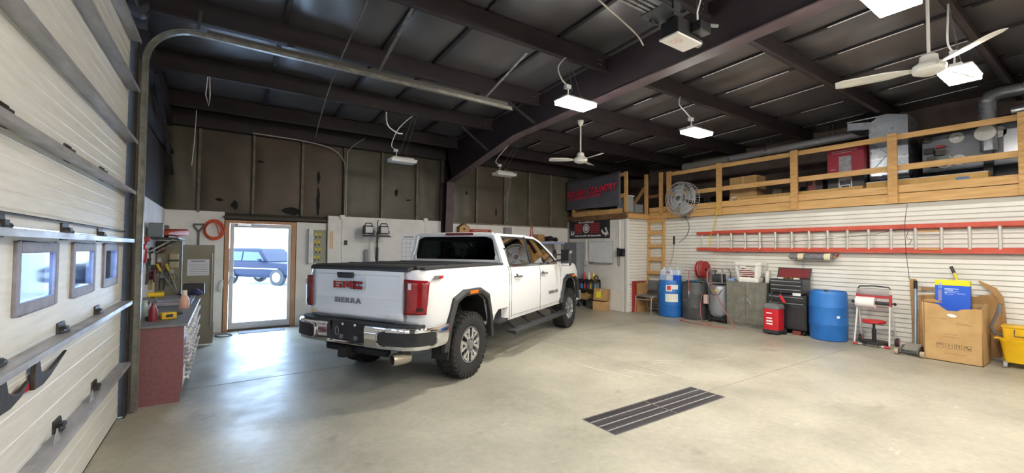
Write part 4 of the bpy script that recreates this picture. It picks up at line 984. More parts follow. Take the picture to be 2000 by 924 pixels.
# ================================================================== RIGHT WALL
# ---- timber ladder to the loft
wlad = thing('timber_ladder', 'homemade lumber ladder leading up to the loft opening', 'ladder', (9.45, 7.16, 0), RZ)
for x in (-.24, .24):
    b = MB(); b.bar((x, -.02, .0), (x, .045, 2.44), .09, .04, (1, 0, 0)); b.build('side_rail', lumber, wlad, .004)
for z in (.32, .67, 1.02, 1.37, 1.72, 2.07, 2.38):
    b = MB(); y = -.02+.065*z/2.44-.04; b.bx(-.285, .285, y-.018, y+.018, z-.045, z+.045); b.build('rung', lumber, wlad, .003)
# ---- stacking chair and framed panels in the corner
ch = thing('stacking_chair', 'grey padded stacking chair with pale tube legs by blue drum', 'chair', (8.98, 7.006, 0), RZ)
lgm = M('chair_tube', 'cfc4bd', .3, .6)
b = MB(); b.box((0, .0, .44), (.44, .42, .045)); b.build('seat', M('chair_grey', '6e6f70', .7), ch, .02, 3)
b = MB(); b.grid(lambda u, v: ((u-.5)*.42, .23+.05*v-.04*(1-(2*u-1)**2)*0, .56+.26*v), 6, 4); o = b.build('backrest', M('chair_grey', '6e6f70'), ch); m_ = o.modifiers.new('s', 'SOLIDIFY'); m_.thickness = .035; m_2 = o.modifiers.new('b', 'BEVEL'); m_2.width = .012
for x in (-.24, .24):
    b = MB(); b.tube([(x, -.24, 0), (x, -.21, .40), (x, -.19, .43), (x, -.14, .44), (x, .16, .42), (x, .2, .4), (x, .27, 0)], .012, 8); b.build('leg', lgm, ch)
    b = MB(); b.tube([(x, .14, .43), (x, .22, .48), (x*.9, .27, .8)], .011, 8); b.build('back_tube', lgm, ch)
b = MB(); b.tube([(-.24, -.2, .36), (.24, -.2, .36)], .01, 8); b.build('cross_tube', lgm, ch)
pn = thing('framed_panels', 'red edged tan panels stacked upright in the slat corner', 'panel', (9.02, 7.355, 0))
for i in range(3):
    b = MB(); b.bx(-.22+.02*i, .2, -.016-.032*i, .012-.032*i, 0, .78-.015*i); b.build('panel', cardboard if i else M('panel_grey', '9a9488', .6), pn)
b = MB(); b.bx(-.235, -.2, -.09, .02, 0, .79); b.bx(-.235, .2, -.09, .02, .775, .795); b.build('red_edging', red_pt, pn)
b = MB(); b.bx(-.2, .2, -.085, -.08, .38, .4); b.build('panel_batten', lumber_d, pn)
# ---- drums
def drum(loc, label, m_, group, h=.88, r=.283):
    t = thing('plastic_drum', label, 'drum', loc, 0, group)
    pr = [(0, 0), (r-.03, 0), (r-.012, .012), (r-.005, .05), (r, .26*h/.88), (r+.006, .28), (r+.006, .3), (r, .32), (r+.004, .44), (r, .57), (r+.006, .59), (r+.006, .61), (r, .63), (r-.006, h-.06), (r-.012, h-.02), (r-.022, h), (r-.035, h), (r-.04, h-.025), (0, h-.025)]
    b = MB(); b.lathe(pr, 40); b.build('shell', m_, t)
    for a in (.5, 3.6):
        b = MB(); b.lathe([(0, h-.025), (.035, h-.025), (.035, h-.006), (.028, h), (0, h)], 14, (.18*math.cos(a), .18*math.sin(a), 0)); b.build('bung_cap', black, t)
    return t
d1 = drum((9.10, 6.46, 0), 'blue plastic drum with stickers and jugs on top', blue_pl, 'shop drums')
va = math.atan2(-6.46, -9.1)
def sticker(t, ang, z0, z1, wd, m_, nm='sticker', r=.291):
    b = MB(); b.grid(lambda u, v: (r*math.cos(ang+(u-.5)*wd/r), r*math.sin(ang+(u-.5)*wd/r), z0+(z1-z0)*v), 8, 1); return b.build(nm, m_, t)
sticker(d1, va-.12, .62, .77, .14, paper); sticker(d1, va-.12, .65, .75, .09, M('hazard_red', 'c9403a', .5), 'red_diamond', .2925); sticker(d1, va+.28, .67, .78, .2, paper); sticker(d1, va+.1, .37, .56, .3, M('sticker_cream', 'e2e3da', .6))
d2 = drum((9.235, 5.895, 0), 'black plastic drum between blue drum and air compressor', M('black_drum', '3f4043', .5, col2='55575a', scale=3), 'shop drums', .86)
d3 = drum((9.2, 3.205, 0), 'plain blue plastic drum beside the black tool chest', blue_pl, 'shop drums', .88, .29)
sticker(d3, math.atan2(-3.2, -9.2)+.5, .42, .46, .05, paper, 'sticker', .3)
b = MB()
for i in range(7): b.box((9.235+random.uniform(-.12, .12), 5.895+random.uniform(-.12, .12), .878), (.16, .1, .02), (0, .1, random.uniform(0, 3)))
tag(b.build('shop_rags', M('rag_green', '4b7a3a', .8, col2='2f64b5', scale=7, lo=.48, hi=.52)), 'crumpled green and blue rags on the black drum', 'rags')
def jug(loc, label, liquid, rz):
    t = thing('liquid_jug', label, 'jug', loc, rz, 'jugs on the blue drum')
    cl = M('jug_clear', 'c9d6e6', .3, spec=.4)
    b = MB(); b.bx(-.08, .08, -.06, .06, 0, .15); b.build('liquid', liquid, t, .015)
    b = MB(); b.loft([[(x*s, y*s, z) for x, y in rrect(.165, .125, .03)] for z, s in ((.15, 1), (.22, 1), (.26, .8), (.28, .3), (.31, .28))]); b.build('shoulder', cl, t)
    b = MB(); b.tube([(.05, 0, .2), (.085, 0, .26), (.05, 0, .3), (.02, 0, .29)], .012, 8); b.build('grip', cl, t)
    b = MB(); b.cyl((0, 0, .31), (0, 0, .335), .025, n=14); b.build('cap', white_pl, t); return t
j1 = jug((9.02, 6.58, .86), 'clear jug of pale blue fluid at left on the blue drum', M('fluid_pale', 'a9c3ea', .3), RZ); j2 = jug((9.0, 6.4, .86), 'jug with white label in middle on the blue drum', M('fluid_white', 'c9d4ea', .3), RZ); j3 = jug((9.06, 6.24, .86), 'jug of strong blue fluid at right on the blue drum', M('fluid_blue', '2e62d0', .3), RZ)
b = MB(); b.bx(-.06, .06, -.064, -.061, .03, .13); b.build('label', paper, j2)
b = MB(); b.bx(-.04, .04, -.065, -.062, .2, .23); b.build('red_strip', red_pt, j2)
# ---- air compressor
ac = thing('air_compressor', 'grey upright air compressor with wheels between black drum and cabinet', 'compressor', (9.22, 5.29, 0), RZ)
tk = M('tank_grey', '9da0a8', .35, .4, col2='8c8f97', scale=4)
b = MB(); b.lathe([(0, .10), (.12, .12), (.18, .17), (.195, .22), (.195, .76), (.18, .81), (.12, .85), (0, .87)], 30); b.build('tank', tk, ac)
b = MB(); b.box((0, 0, .885), (.34, .34, .02)); b.build('top_plate', tk, ac, .004)
b = MB(); b.cyl((-.1, 0, .99), (.1, 0, .99), .085, n=20); b.cyl((.1, 0, .99), (.13, 0, .99), .06, n=16); b.build('motor', M('motor_grey', '4a4c50', .4, .4), ac)
b = MB()
for i in range(6): b.box((-.1+.04*i, 0, .99), (.012, .19, .19))
b.build('cooling_fins', M('fin_grey', '6b6e73', .4, .6), ac)
b = MB(); b.cyl((-.12, -.02, .93), (-.12, -.02, 1.16), .055, n=14); b.box((-.12, -.02, 1.14), (.12, .12, .05)); b.build('pump_head', M('pump_alu', '9a9da1', .4, .6), ac)
for x in (-.17, .17):
    b = MB(); b.tube([(x, -.17, .89), (x, -.18, 1.12), (x*.9, -.1, 1.2), (x*.9, .1, 1.2), (x, .17, 1.12), (x, .17, .89)], .012, 8); b.build('roll_bar', silver, ac)
b = MB(); b.tube([(-.17, -.12, 1.2), (.17, -.12, 1.2)], .012, 8); b.build('handle', silver, ac)
for x in (-.17, .17):
    b = MB(); b.lathe([(0, -.03), (.075, -.03), (.09, -.02), (.09, .02), (.075, .03), (0, .03)], 20, (x, -.05, .09), 'x'); w_ = b.build('wheel', rubber, ac)
    b = MB(); b.lathe([(0, -.034), (.035, -.034), (.035, .034), (0, .034)], 12, (x, -.05, .09), 'x'); b.build('wheel_hub', silver, w_)
b = MB(); b.bx(-.2, .2, -.1, .16, .06, .12); b.build('base', dk_grey, ac)
b = MB(); b.box((.02, -.196, .72), (.1, .004, .04)); b.build('yellow_label', M('label_yellow', 'd9d52f'), ac)
b = MB(); b.tube([(-.1, -.2, .7), (.0, -.24, .62), (.12, -.22, .64), (.17, -.17, .75)], .008, 6); b.build('hose_loop', rubber, ac)
b = MB(); b.box((-.235, -.12, .5), (.09, .08, .2)); b.build('switch_box', M('switch_pink', 'cbb3ae', .5), ac, .006)
# ---- hose reel with red hose
hr = thing('hose_reel', 'red hose reel on the slat wall above the compressor', 'hose reel', (9.49, 5.74, 1.16), RZ)
b = MB(); b.box((-.14, -.03, .06), (.03, .1, .26)); b.box((-.12, -.1, .16), (.03, .2, .05)); b.build('bracket', red_pt, hr)
b = MB(); b.lathe([(.03, -.1), (.19, -.1), (.2, -.09), (.19, -.08), (.1, -.08), (.1, .06), (.19, .06), (.2, .07), (.19, .08), (.03, .08)], 28, (.02, -.2, 0), 'x'); b.build('spool', red_pt, hr)
b = MB(); pts = []
for i in range(120):
    a = i*2*PI/14; pts.append((.02-.06+.11*((i % 28)/28 if (i//28) % 2 == 0 else 1-(i % 28)/28), -.2+(.125+.02*(i//28))*math.cos(a), (.125+.02*(i//28))*math.sin(a)))
b.tube(pts, .012, 6); b.build('wound_hose', M('hose_red', 'b0605c', .5), hr)
cable('air_hose', [(9.32, 5.72, 1.0), (9.2, 5.66, .75), (9.0, 5.6, .4), (8.85, 5.5, .1), (8.8, 5.35, .012), (8.6, 5.1, .012), (8.55, 5.5, .012), (8.65, 5.9, .012), (8.8, 5.85, .012)], .009, 'red air hose looping down to the floor by the compressor', M('hose_red', 'b8474a'), 'hose')
cable('air_hose', [(9.3, 5.6, 1.1), (9.0, 5.3, .8), (8.9, 5.0, .35), (8.75, 4.7, .012), (8.6, 4.85, .012), (8.55, 5.05, .012)], .009, 'red air hose hanging in front of the grey compressor tank', M('hose_red', 'b8474a'), 'hose')
gn = thing('blow_gun', 'silver air blow gun dangling in front of the black drum', 'blow gun', (8.93, 5.85, .55), RZ)
b = MB(); b.cyl((0, 0, .12), (0, 0, .0), .012); b.box((.01, 0, .0), (.03, .02, .1)); b.build('grip', silver, gn)
b = MB(); b.tube([(0, 0, -.04), (-.08, 0, -.1), (-.16, 0, -.13)], .006, 6); b.build('nozzle', silver, gn)
b = MB(); b.tube([(0, 0, .12), (.0, 0, .42), (.02, -.02, .55), (.06, -.1, .6), (.1, -.3, .6)], .01, 6); b.build('whip_hose', M('hose_red', 'b8474a'), gn)
# ---- metal cabinet with laundry basket
cb = thing('storage_cabinet', 'low tarnished metal cabinet with two doors under white basket', 'cabinet', (9.12, 4.655, 0), RZ)
cm = M('tarnished_metal', '8d8c81', .5, .25, col2='74736a', scale=7, detail=8)
b = MB(); b.bx(-.415, .415, .012, .4, .0, .945); b.build('body', cm, cb, .006)
for x0, x1 in ((-.405, -.003), (.003, .405)):
    b = MB(); b.bx(x0, x1, -.008, .012, .07, .93); d_ = b.build('door', cm, cb, .004)
    s = 1 if x0 < -.1 else -1; hx = -.045 if s > 0 else .045
    b = MB(); b.bx(hx-.012, hx+.012, -.016, -.008, .48, .6) if s > 0 else b.box((hx+.02, -.02, .55), (.024, .014, .14), (0, -.6, 0)); b.build('handle', silver, d_, .003)
bk = thing('laundry_basket', 'white perforated plastic laundry basket on the metal cabinet', 'basket', (9.3, 4.64, .947), RZ)
bm = M('basket_white', 'e5e4df', .45)
n = 40; lv = [(0, .75), (.05, .78)]+[(.1+.04*i, .82+.025*i) for i in range(7)]+[(.37, .99), (.4, 1.03)]
def bpt(i, z, s):
    q = rrect(.56*s, .36*s, .08*s, 9); x, y = q[i % 40]; return (x, y, z+(.02*abs(x)/.28 if z > .38 else 0))
b = MB(); vs = [bpt(i, z, s) for z, s in lv for i in range(n)]; fs = []
for j in range(len(lv)-1):
    for i in range(n):
        hole = 2 <= j <= 7 and (j % 1 == 0)
        if 2 <= j <= 7:
            continue
        fs.append((j*n+i, j*n+(i+1) % n, (j+1)*n+(i+1) % n, (j+1)*n+i))
b.add(vs, fs, True); b.add([bpt(i, 0, .75) for i in range(n)], [tuple(range(n))]); o = b.build('basin', bm, bk); m_ = o.modifiers.new('s', 'SOLIDIFY'); m_.thickness = .006
for i in range(n):
    b = MB(); b.tube([Vector(bpt(i, z, s)) for z, s in lv[2:9]], .011, 5); b.build('basket_rib', bm, bk)
for j in range(3, 8):
    b = MB(); b.tube([bpt(i, *lv[j]) for i in range(n)], .009, 5, True); b.build('basket_band', bm, bk)
b = MB()
for i in range(5): b.sphere((random.uniform(-.14, .14), random.uniform(-.06, .06), .1+.03*i), .07, 8)
b.build('red_rags', M('rag_red', 'b8463c', .8), bk)
b = MB(); b.box((9.2, 4.98, .975), (.1, .13, .05)); b.box((9.22, 4.98, 1.003), (.04, .07, .008)); tag(b.build('tissue_box', M('tissue_blue', '8fa6d8', .6), None, .006), 'small pale blue box on the left of the metal cabinet', 'box')
b = MB(); b.bx(9.27, 9.42, 4.255, 4.33, .948, 1.16); b.bx(9.3, 9.39, 4.262, 4.322, 1.16, 1.19); tag(b.build('clear_tub', M('tub_milky', 'd6d6cf', .4), None, .01), 'milky plastic tub at the right edge of the metal cabinet', 'tub')
# ---- rolling tool chest
tc_ = thing('tool_chest', 'black rolling tool chest with open red lined lid', 'tool chest', (9.08, 3.86, 0), RZ)
bkp = M('chest_black', '2b2c2f', .38, col2='37383b', scale=10, coat=.1)
b = MB(); b.bx(-.345, .345, .01, .42, .1, .76); b.build('cabinet', bkp, tc_, .006)
b = MB(); b.bx(-.30, .28, .03, .38, .78, 1.06); b.build('top_chest', bkp, tc_, .006)
for z0, z1 in ((.80, .87), (.88, .95), (.96, 1.03)):
    b = MB(); b.bx(-.28, .26, .018, .03, z0, z1-.008); d_ = b.build('drawer', bkp, tc_, .003); b = MB(); b.bx(-.27, .25, .008, .018, z1-.022, z1-.01); b.build('drawer_pull', silver, d_)
for z0, z1 in ((.62, .73), (.51, .61)):
    b = MB(); b.bx(-.325, .325, -.004, .01, z0, z1-.008); d_ = b.build('drawer', bkp, tc_, .003); b = MB(); b.bx(-.3, .3, -.014, -.004, z1-.026, z1-.012); b.build('drawer_pull', silver, d_)
b = MB(); b.bx(-.325, .325, -.004, .01, .13, .5); d_ = b.build('door', bkp, tc_, .004); b = MB(); b.cyl((-.24, -.005, .46), (-.24, -.02, .46), .014, n=10); b.build('lock', silver, d_)
b = MB(); b.bx(-.30, .28, .34, .36, 1.06, 1.08); b.box((-.01, .39, 1.165), (.6, .016, .22), (-.35, 0, 0)); b.build('lid', bkp, tc_, .004)
b = MB(); b.box((-.01, .377, 1.165), (.54, .006, .18), (-.35, 0, 0)); b.build('lid_lining', M('lining_red', '7c1f24', .6), tc_)
for i, (x, c) in enumerate(((-.24, 'd8d8d6'), (-.12, 'e6e6e2'), (.16, 'd9d4c8'))):
    b = MB(); b.bx(x-.045, x+.045, .04, .1, 1.055, 1.085); b.build('small_tray', M('tray_'+str(i), c, .6), tc_)
b = MB()
for i in range(5): b.box((-.1+.05*i, .18, 1.075), (.02, .16, .02), (0, 0, .3*i))
b.build('loose_tools', M('tool_brass', 'a08a3f', .5, .4), tc_)
b = MB(); b.box((.19, .0, .775), (.14, .01, .05)); b.build('nameplate', paper, tc_)
for x in (-.29, .29):
    for y in (.07, .36):
        b = MB(); b.lathe([(0, -.02), (.045, -.02), (.045, .02), (0, .02)], 14, (x, y, .045), 'x'); b.bx(x-.025, x+.025, y-.02, y+.02, .05, .1); b.build('caster', rubber, tc_)
b = MB(); b.bx(9.1, 9.3, 3.62, 3.76, 0.0, .075); tag(b.build('timber_block', M('red_block', '7a3a30', .7)), 'reddish block under the tool chest edge', 'block')
# ---- battery charger / red wheeled unit
rc = thing('battery_charger', 'red wheeled battery charger unit with grey top beside tool chest', 'charger', (8.73, 3.99, 0), RZ)
b = MB(); b.loft([[(x*s, .14+y*s, z) for x, y in rrect(.27, .26, .03)] for z, s in ((.09, 1), (.3, 1.02), (.49, .98))], True); b.build('body', M('charger_red', 'c8202c', .4), rc)
b = MB(); b.loft([[(x*s, .14+y*s+o, z) for x, y in rrect(.29, .27, .03)] for z, s, o in ((.49, 1, 0), (.53, 1, .0), (.58, .8, .02))], False); b.build('top_cover', M('charger_grey', '6b6c6e', .6), rc)
b = MB(); b.bx(-.14, .14, .0, .28, .02, .09); b.build('base', dk_grey, rc, .01)
for x in (-.15, .15):
    b = MB(); b.lathe([(0, -.02), (.055, -.02), (.055, .02), (0, .02)], 16, (x, .24, .055), 'x'); b.build('wheel', rubber, rc)
for z, w_, h in ((.4, .1, .016), (.3, .1, .022), (.24, .11, .03), (.19, .11, .025)):
    b = MB(); b.bx(-.075, -.075+w_, .005, .008, z, z+h); b.build('white_lettering', paper, rc)
b = MB(); b.tube([(-.1, .26, .55), (-.1, .3, .82), (.06, .3, .82), (.06, .26, .55)], .012, 8); b.build('handle', dk_grey, rc)
b = MB(); b.box((.13, .2, .68), (.05, .03, .17), (0, -.55, 0)); b.build('red_grip', M('charger_red', 'c8202c'), rc, .012)
# ---- paper roll stand and stool
pr_ = thing('paper_stand', 'wheeled stand holding a white paper roll, red feet and hood', 'paper stand', (9.12, 2.56, 0), RZ)
lgw = M('stand_white', 'd9d7d2', .4)
for x in (-.235, .235):
    b = MB(); b.tube([(x, .0, .03), (x*.93, .14, .74), (x*.93, .17, .96)], .014, 8); b.build('leg', lgw, pr_)
    b = MB(); b.tube([(x*1.0, .36, .06), (x*.93, .17, .74)], .014, 8); b.build('leg', lgw, pr_)
    b = MB(); b.lathe([(0, -.02), (.07, -.02), (.07, .02), (0, .02)], 18, (x*1.05, .36, .07), 'x'); w_ = b.build('wheel', dk_grey, pr_); b = MB(); b.lathe([(0, -.024), (.045, -.024), (.045, .024), (0, .024)], 14, (x*1.05, .36, .07), 'x'); b.build('wheel_cover', M('stand_red', 'b3343c', .45), w_)
    b = MB(); b.tube([(x*1.04, -.02, .022), (x*.75, -.02, .022)], .022, 8); b.build('foot_cap', M('stand_red', 'b3343c'), pr_)
    b = MB(); b.box((x*.95, .15, .78), (.03, .07, .2)); b.build('roll_bracket', M('stand_red', 'b3343c'), pr_, .006)
    b = MB(); b.sphere((x*1.2, .13, .73), .025, 10); b.cyl((x*1.2, .13, .73), (x*.9, .13, .73), .01); b.build('knob', black, pr_)
b = MB(); b.tube([(-.235, -.02, .022), (.235, -.02, .022)], .014, 8); b.build('front_tube', lgw, pr_)
b = MB(); b.lathe([(.02, -.23), (.095, -.23), (.095, .03), (.02, .03)], 28, (0, .12, .73), 'x'); b.build('paper_roll', M('paper_roll_w', 'eceae6', .8), pr_)
b = MB(); b.cyl((.03, .12, .73), (.21, .12, .73), .03); b.build('roll_core', dk_grey, pr_)
b = MB(); b.grid(lambda u, v: ((u-.5)*.44, .14-.03*math.sin(v*2), .84+.12*v), 4, 4); o = b.build('hood', M('hood_grey', 'a9a3a3', .5), pr_); m_ = o.modifiers.new('s', 'SOLIDIFY'); m_.thickness = .008
b = MB(); b.bx(-.22, .22, .1, .14, .815, .85); b.build('cutter_bar', M('stand_red', 'b3343c'), pr_)
b = MB(); b.tube([(-.22, .17, .96), (-.2, .17, 1.0), (0, .17, 1.015), (.2, .17, 1.0), (.22, .17, .96)], .012, 8); b.build('handle', dk_grey, pr_)
so = thing('rolling_stool', 'red topped rolling stool under the paper roll stand', 'stool', (9.22, 2.55, 0))
b = MB(); b.lathe([(0, .39), (.15, .39), (.165, .405), (.16, .43), (.12, .44), (0, .442)], 28); b.build('seat', M('stool_red', 'c5222a', .35), so)
b = MB(); b.cyl((0, 0, .09), (0, 0, .28), .03); b.cyl((0, 0, .28), (0, 0, .4), .018); b.build('post', black, so)
b = MB(); b.lathe([(.0, .085), (.1, .095), (.2, .08), (.205, .055), (.19, .05), (0, .06)], 28); b.build('tool_tray', black, so)
for i in range(5):
    a = i*2*PI/5; b = MB(); b.sphere((.17*math.cos(a), .17*math.sin(a), .026), .026, 10); b.build('caster', grey_pl, so)
b = MB(); b.bar((.03, 0, .375), (.03, -.13, .365), .015, .008); b.build('lever', black, so)
# ---- floor jack
jk = thing('floor_jack', 'low steel floor jack with long upright handle by the big carton', 'floor jack', (8.74, 2.0, 0), RZ)
jmn = M('jack_grey', '7c7d7b', .45, .4, col2='666764', scale=8)
for x in (-.1, .1):
    b = MB(); b.prism([(-.0, .05), (.0, .1), (.12, .15), (.5, .12), (.5, .05)], x-.008, x+.008, 'x'); b.build('side_plate', jmn, jk)
b = MB(); b.box((0, .17, .12), (.18, .24, .02), (.3, 0, 0)); b.build('lift_plate', M('jack_plate', '96968f', .5, .3), jk)
b = MB(); b.cyl((-.14, .03, .05), (.14, .03, .05), .02); b.build('axle', dk_grey, jk)
for x in (-.15, .15):
    b = MB(); b.lathe([(0, -.025), (.048, -.025), (.048, .025), (0, .025)], 16, (x, .03, .048), 'x'); b.build('roller', M('roller_tan', 'a3957f', .6), jk)
    b = MB(); b.lathe([(0, -.015), (.035, -.015), (.035, .015), (0, .015)], 12, (x*.8, .47, .035), 'x'); b.build('caster', dk_grey, jk)
b = MB(); b.tube([(0, .36, .12), (-.02, .5, .6), (-.05, .66, 1.0)], .02, 10); b.build('handle', M('jack_handle', '8794a5', .4, .4), jk)
b = MB(); b.tube([(-.05, .66, 1.0), (-.06, .70, 1.13)], .024, 10); b.build('grip', rubber, jk)
# ---- big torn carton with blue and yellow box inside
bb = thing('large_carton', 'large torn open carton with handling symbols on its front', 'box', (8.8, 1.535, 0), RZ)
W2, D2, H2 = .3, .5, .84
def wallp(pts, ax, at, th): b = MB(); b.prism(pts, at, at+th, ax); return b
fr_ = [(-W2, 0), (W2, 0), (W2-.005, .80), (.2, .795), (.1, .78), (.06, .75), (-.04, .745), (-.1, .79), (-.14, .83), (-W2-.02, .855)]
wallp(fr_, 'y', 0, .006).build('front_wall', cardboard2, bb); wallp([(-W2, 0), (W2, 0), (W2, H2), (-W2, H2-.02)], 'y', D2, .006).build('back_wall', cardboard2, bb)
wallp([(0, 0), (D2, 0), (D2, H2), (.3, H2+.03), (0, .8)], 'x', W2-.006, .006).build('side_wall', cardboard2, bb); wallp([(0, 0), (D2, 0), (D2, H2), (0, .85)], 'x', -W2, .006).build('side_wall', cardboard2, bb)
b = MB(); b.bx(-W2, W2, 0, D2, 0, .01); b.build('bottom', cardboard, bb)
b = MB(); b.prism([(-W2, .85), (-W2+.2, .845), (-W2+.1, .90), (-W2-.02, .885)], .1, .105, 'y'); b.build('torn_flap', cardboard, bb)
for i in range(4):
    b = MB(); x = -.17+.095*i
    for q in ((x, x+.075, .2, .203), (x, x+.075, .262, .265), (x, x+.003, .2, .265), (x+.072, x+.075, .2, .265)): b.bx(q[0], q[1], -.0015, 0, q[2], q[3])
    if i == 2:
        for dx in (.022, .05): b.bx(x+dx-.002, x+dx+.002, -.0015, 0, .21, .245); b.prism([(x+dx-.009, .24), (x+dx+.009, .24), (x+dx, .256)], -.0015, 0, 'y')
    elif i == 3: b.bx(x+.012, x+.04, -.0015, 0, .235, .25); b.bx(x+.035, x+.065, -.0015, 0, .212, .226)
    elif i == 0:
        for k in range(4): b.bx(x+.012+.014*k, x+.022+.014*k, -.0015, 0, .24, .253)
    else: b.prism([(x+.03, .25), (x+.045, .25), (x+.038, .215)], -.0015, 0, 'y')
    b.build('handling_symbol', print_dk, bb)
b = MB()
for z, x0, x1 in ((.40, -.08, .06), (.36, -.09, .08), (.55, .03, .2), (.57, .05, .16), (.62, -.2, -.05), (.12, -.08, .14)): b.bx(x0, x1, -.0012, 0, z, z+.008)
b.build('faint_print', M('faint_print_m', '9c7b52', .8), bb)
b = MB(); b.add([(x*.05+.0, -.002, .68+y*.022) for x, y in [(math.cos(t)-.0, math.sin(t)-.3*math.cos(t)) for t in [2*PI*i/14 for i in range(14)]]], [tuple(range(14))]); b.build('torn_patch', paper, bb)
yb = thing('blue_box', 'blue and yellow product box standing in the large carton', 'box', (9.08, 1.575, .012), RZ)
b = MB(); b.bx(-.185, .185, 0, .12, 0, 1.09); b.build('carton', M('box_blue', '2a5fd0', .5), yb, .004)
b = MB(); b.bx(-.187, .187, -.002, .122, 1.09, 1.17); b.build('yellow_band', M('box_yellow', 'e3dd28', .5), yb, .003)
b = MB()
for z, x0, x1, h in ((1.035, -.08, .07, .012), (1.015, -.08, .01, .01), (1.0, -.05, .07, .006), (.975, -.08, -.05, .018), (.98, -.04, .04, .006), (.97, .05, .14, .006), (.955, -.08, .02, .005)): b.bx(x0, x1, -.0015, 0, z, z+h)
b.build('white_lettering', M('box_text', 'b9ccf5', .6), yb)
b = MB(); b.lathe([(.02, -.002), (.012, -.002)], 16, (-.125, 0, 1.06), 'y'); b.prism([(-.14, 1.1), (-.1, 1.1), (-.12, 1.14)], -.0035, -.002, 'y'); b.build('emblem', M('box_pale', '8fb0e8', .6), yb)
b = MB(); b.bx(-.15, -.11, -.0015, 0, .85, 1.02); b.build('figure_panel', M('box_mauve', '8b86b4', .6), yb)
br = thing('squeegee_handle', 'yellow pole with dark grip sticking up behind the blue box', 'pole', (9.3, 1.52, .03), RZ)
b = MB(); b.tube([(.05, 0, 0), (.02, .02, .9), (-.08, .1, 1.25)], .018, 10); b.build('pole', M('pole_yellow', 'ddd033', .4), br)
b = MB(); b.tube([(-.08, .1, 1.25), (-.12, .13, 1.35)], .021, 10); b.build('grip', black, br)
# ---- flattened cardboard leaning on the slats (torn, curled edges)
fc = thing('flattened_carton', 'torn flattened cardboard leaning on slats behind the large carton', 'cardboard', (9.5, 1.6, 0), RZ)
def fcard(pts, nm, y=0): b = MB(); b.prism(pts, -.02+y, -.014+y, 'y'); return b.build(nm, cardboard, fc)
fcard([(-.52, 0), (-.44, 0), (-.44, .6), (-.46, .9), (-.44, 1.02), (-.46, 1.16), (-.54, 1.16), (-.53, .7)], 'cardboard_strip')
fcard([(-.43, 0), (.45, .05), (.47, .5), (.44, .9), (.38, .99), (.2, .93), (-.1, .95), (-.43, .9)], 'cardboard_sheet', .004)
fcard([(.38, .99), (.44, .9), (.47, .5), (.52, .5), (.49, .95), (.42, 1.08), (.25, 1.18), (.24, 1.16)], 'curled_edge', -.01)
fcard([(-.4, .98), (-.2, 1.0), (-.25, 1.03), (-.4, 1.03)], 'torn_scrap')
# ---- yellow mop bucket with wringer
mp = thing('mop_bucket', 'yellow wheeled mop bucket with side press wringer', 'mop bucket', (9.0, .87, 0), RZ)
yl = M('bucket_yellow', 'dfb312', .38, col2='d2a40c', scale=5)
b = MB(); b.loft([[(x*s, .2+y*s, z) for x, y in rrect(.5, .36, .05)] for z, s in ((.08, .8), (.1, .82), (.36, .95), (.38, 1.0), (.40, 1.0))], True); b.build('bucket', yl, mp)
b = MB(); b.bx(-.1, .1, -.0, .004, .14, .26); b.xf(Matrix.Translation((.02, .052, .0)) @ Matrix.Rotation(-.13, 4, 'X')); b.build('raised_panel', yl, mp, .004)
b = MB(); b.bx(-.30, -.2, .06, .34, .385, .41); b.build('pour_lip', yl, mp, .008)
b = MB(); b.loft([[(x*s, .2+y*s, z) for x, y in rrect(.44, .3, .03)] for z, s in ((.34, .9), (.41, .95), (.55, 1.0), (.565, 1.06), (.585, 1.06))], False); b.build('wringer', yl, mp, .004)
b = MB(); b.tube([(-.1, .03, .54), (-.1, .02, .45), (.12, .02, .45), (.12, .03, .54)], .007, 6); b.build('wire_bail', dk_grey, mp)
b = MB(); b.tube([(-.18, .12, .43), (-.3, .12, .46), (-.33, .12, .54), (-.27, .13, .72), (-.24, .13, .86)], .018, 10); b.build('press_handle', M('handle_grey', '5e5d60', .5), mp)
b = MB(); b.tube([(-.24, .13, .74), (-.235, .13, .88)], .023, 10); b.build('handle_grip', grey_pl, mp)
for x in (-.19, .19):
    for y in (.06, .34):
        b = MB(); b.lathe([(0, -.016), (.038, -.016), (.038, .016), (0, .016)], 14, (x, y, .038), 'x'); b.bx(x-.02, x+.02, y-.02, y+.02, .05, .09); b.build('caster', M('caster_grey', '9b9b9d', .5), mp)
# ---- extension ladder hung flat on the slats
el = thing('extension_ladder', 'long orange fibreglass extension ladder hung flat on the slat wall', 'ladder', (9.43, 0, 0))
of = M('fibreglass_orange', 'c9543f', .5, col2='b84836', scale=6)
alu = M('ladder_alu', 'c9c7c2', .4, .35)
for y0, y1, x, zt, zb in ((-1.6, 5.55, 0, 2.03, 1.625), (-2.4, 5.98, .055, 2.015, 1.64)):
    for z in (zt, zb):
        b = MB(); h = .072
        b.prism([(x-.03, z-h/2), (x+.0, z-h/2), (x+.0, z-h/2+.007), (x-.022, z-h/2+.007), (x-.022, z+h/2-.007), (x+.0, z+h/2-.007), (x, z+h/2), (x-.03, z+h/2)], y0, y1, 'y'); b.build('side_rail', of, el)
k = 0; y = 5.42
while y > -1.5:
    b = MB(); b.cyl((-.012, y, 1.65), (-.012, y, 2.0), .022, n=10); b.build('rung', alu, el)
    if k % 1 == 0 and y < 5.3:
        pass
    y -= .307; k += 1
b = MB(); b.cyl((.045, 5.85, 1.65), (.045, 5.85, 2.0), .015, n=10); b.build('rung', alu, el)
b = MB(); b.tube([(-.035, 5.2, 1.83), (-.04, 4.0, 1.78), (-.035, 2.6, 1.9), (-.03, 2.2, 2.0)], .004, 5); b.build('rope', dk_grey, el)
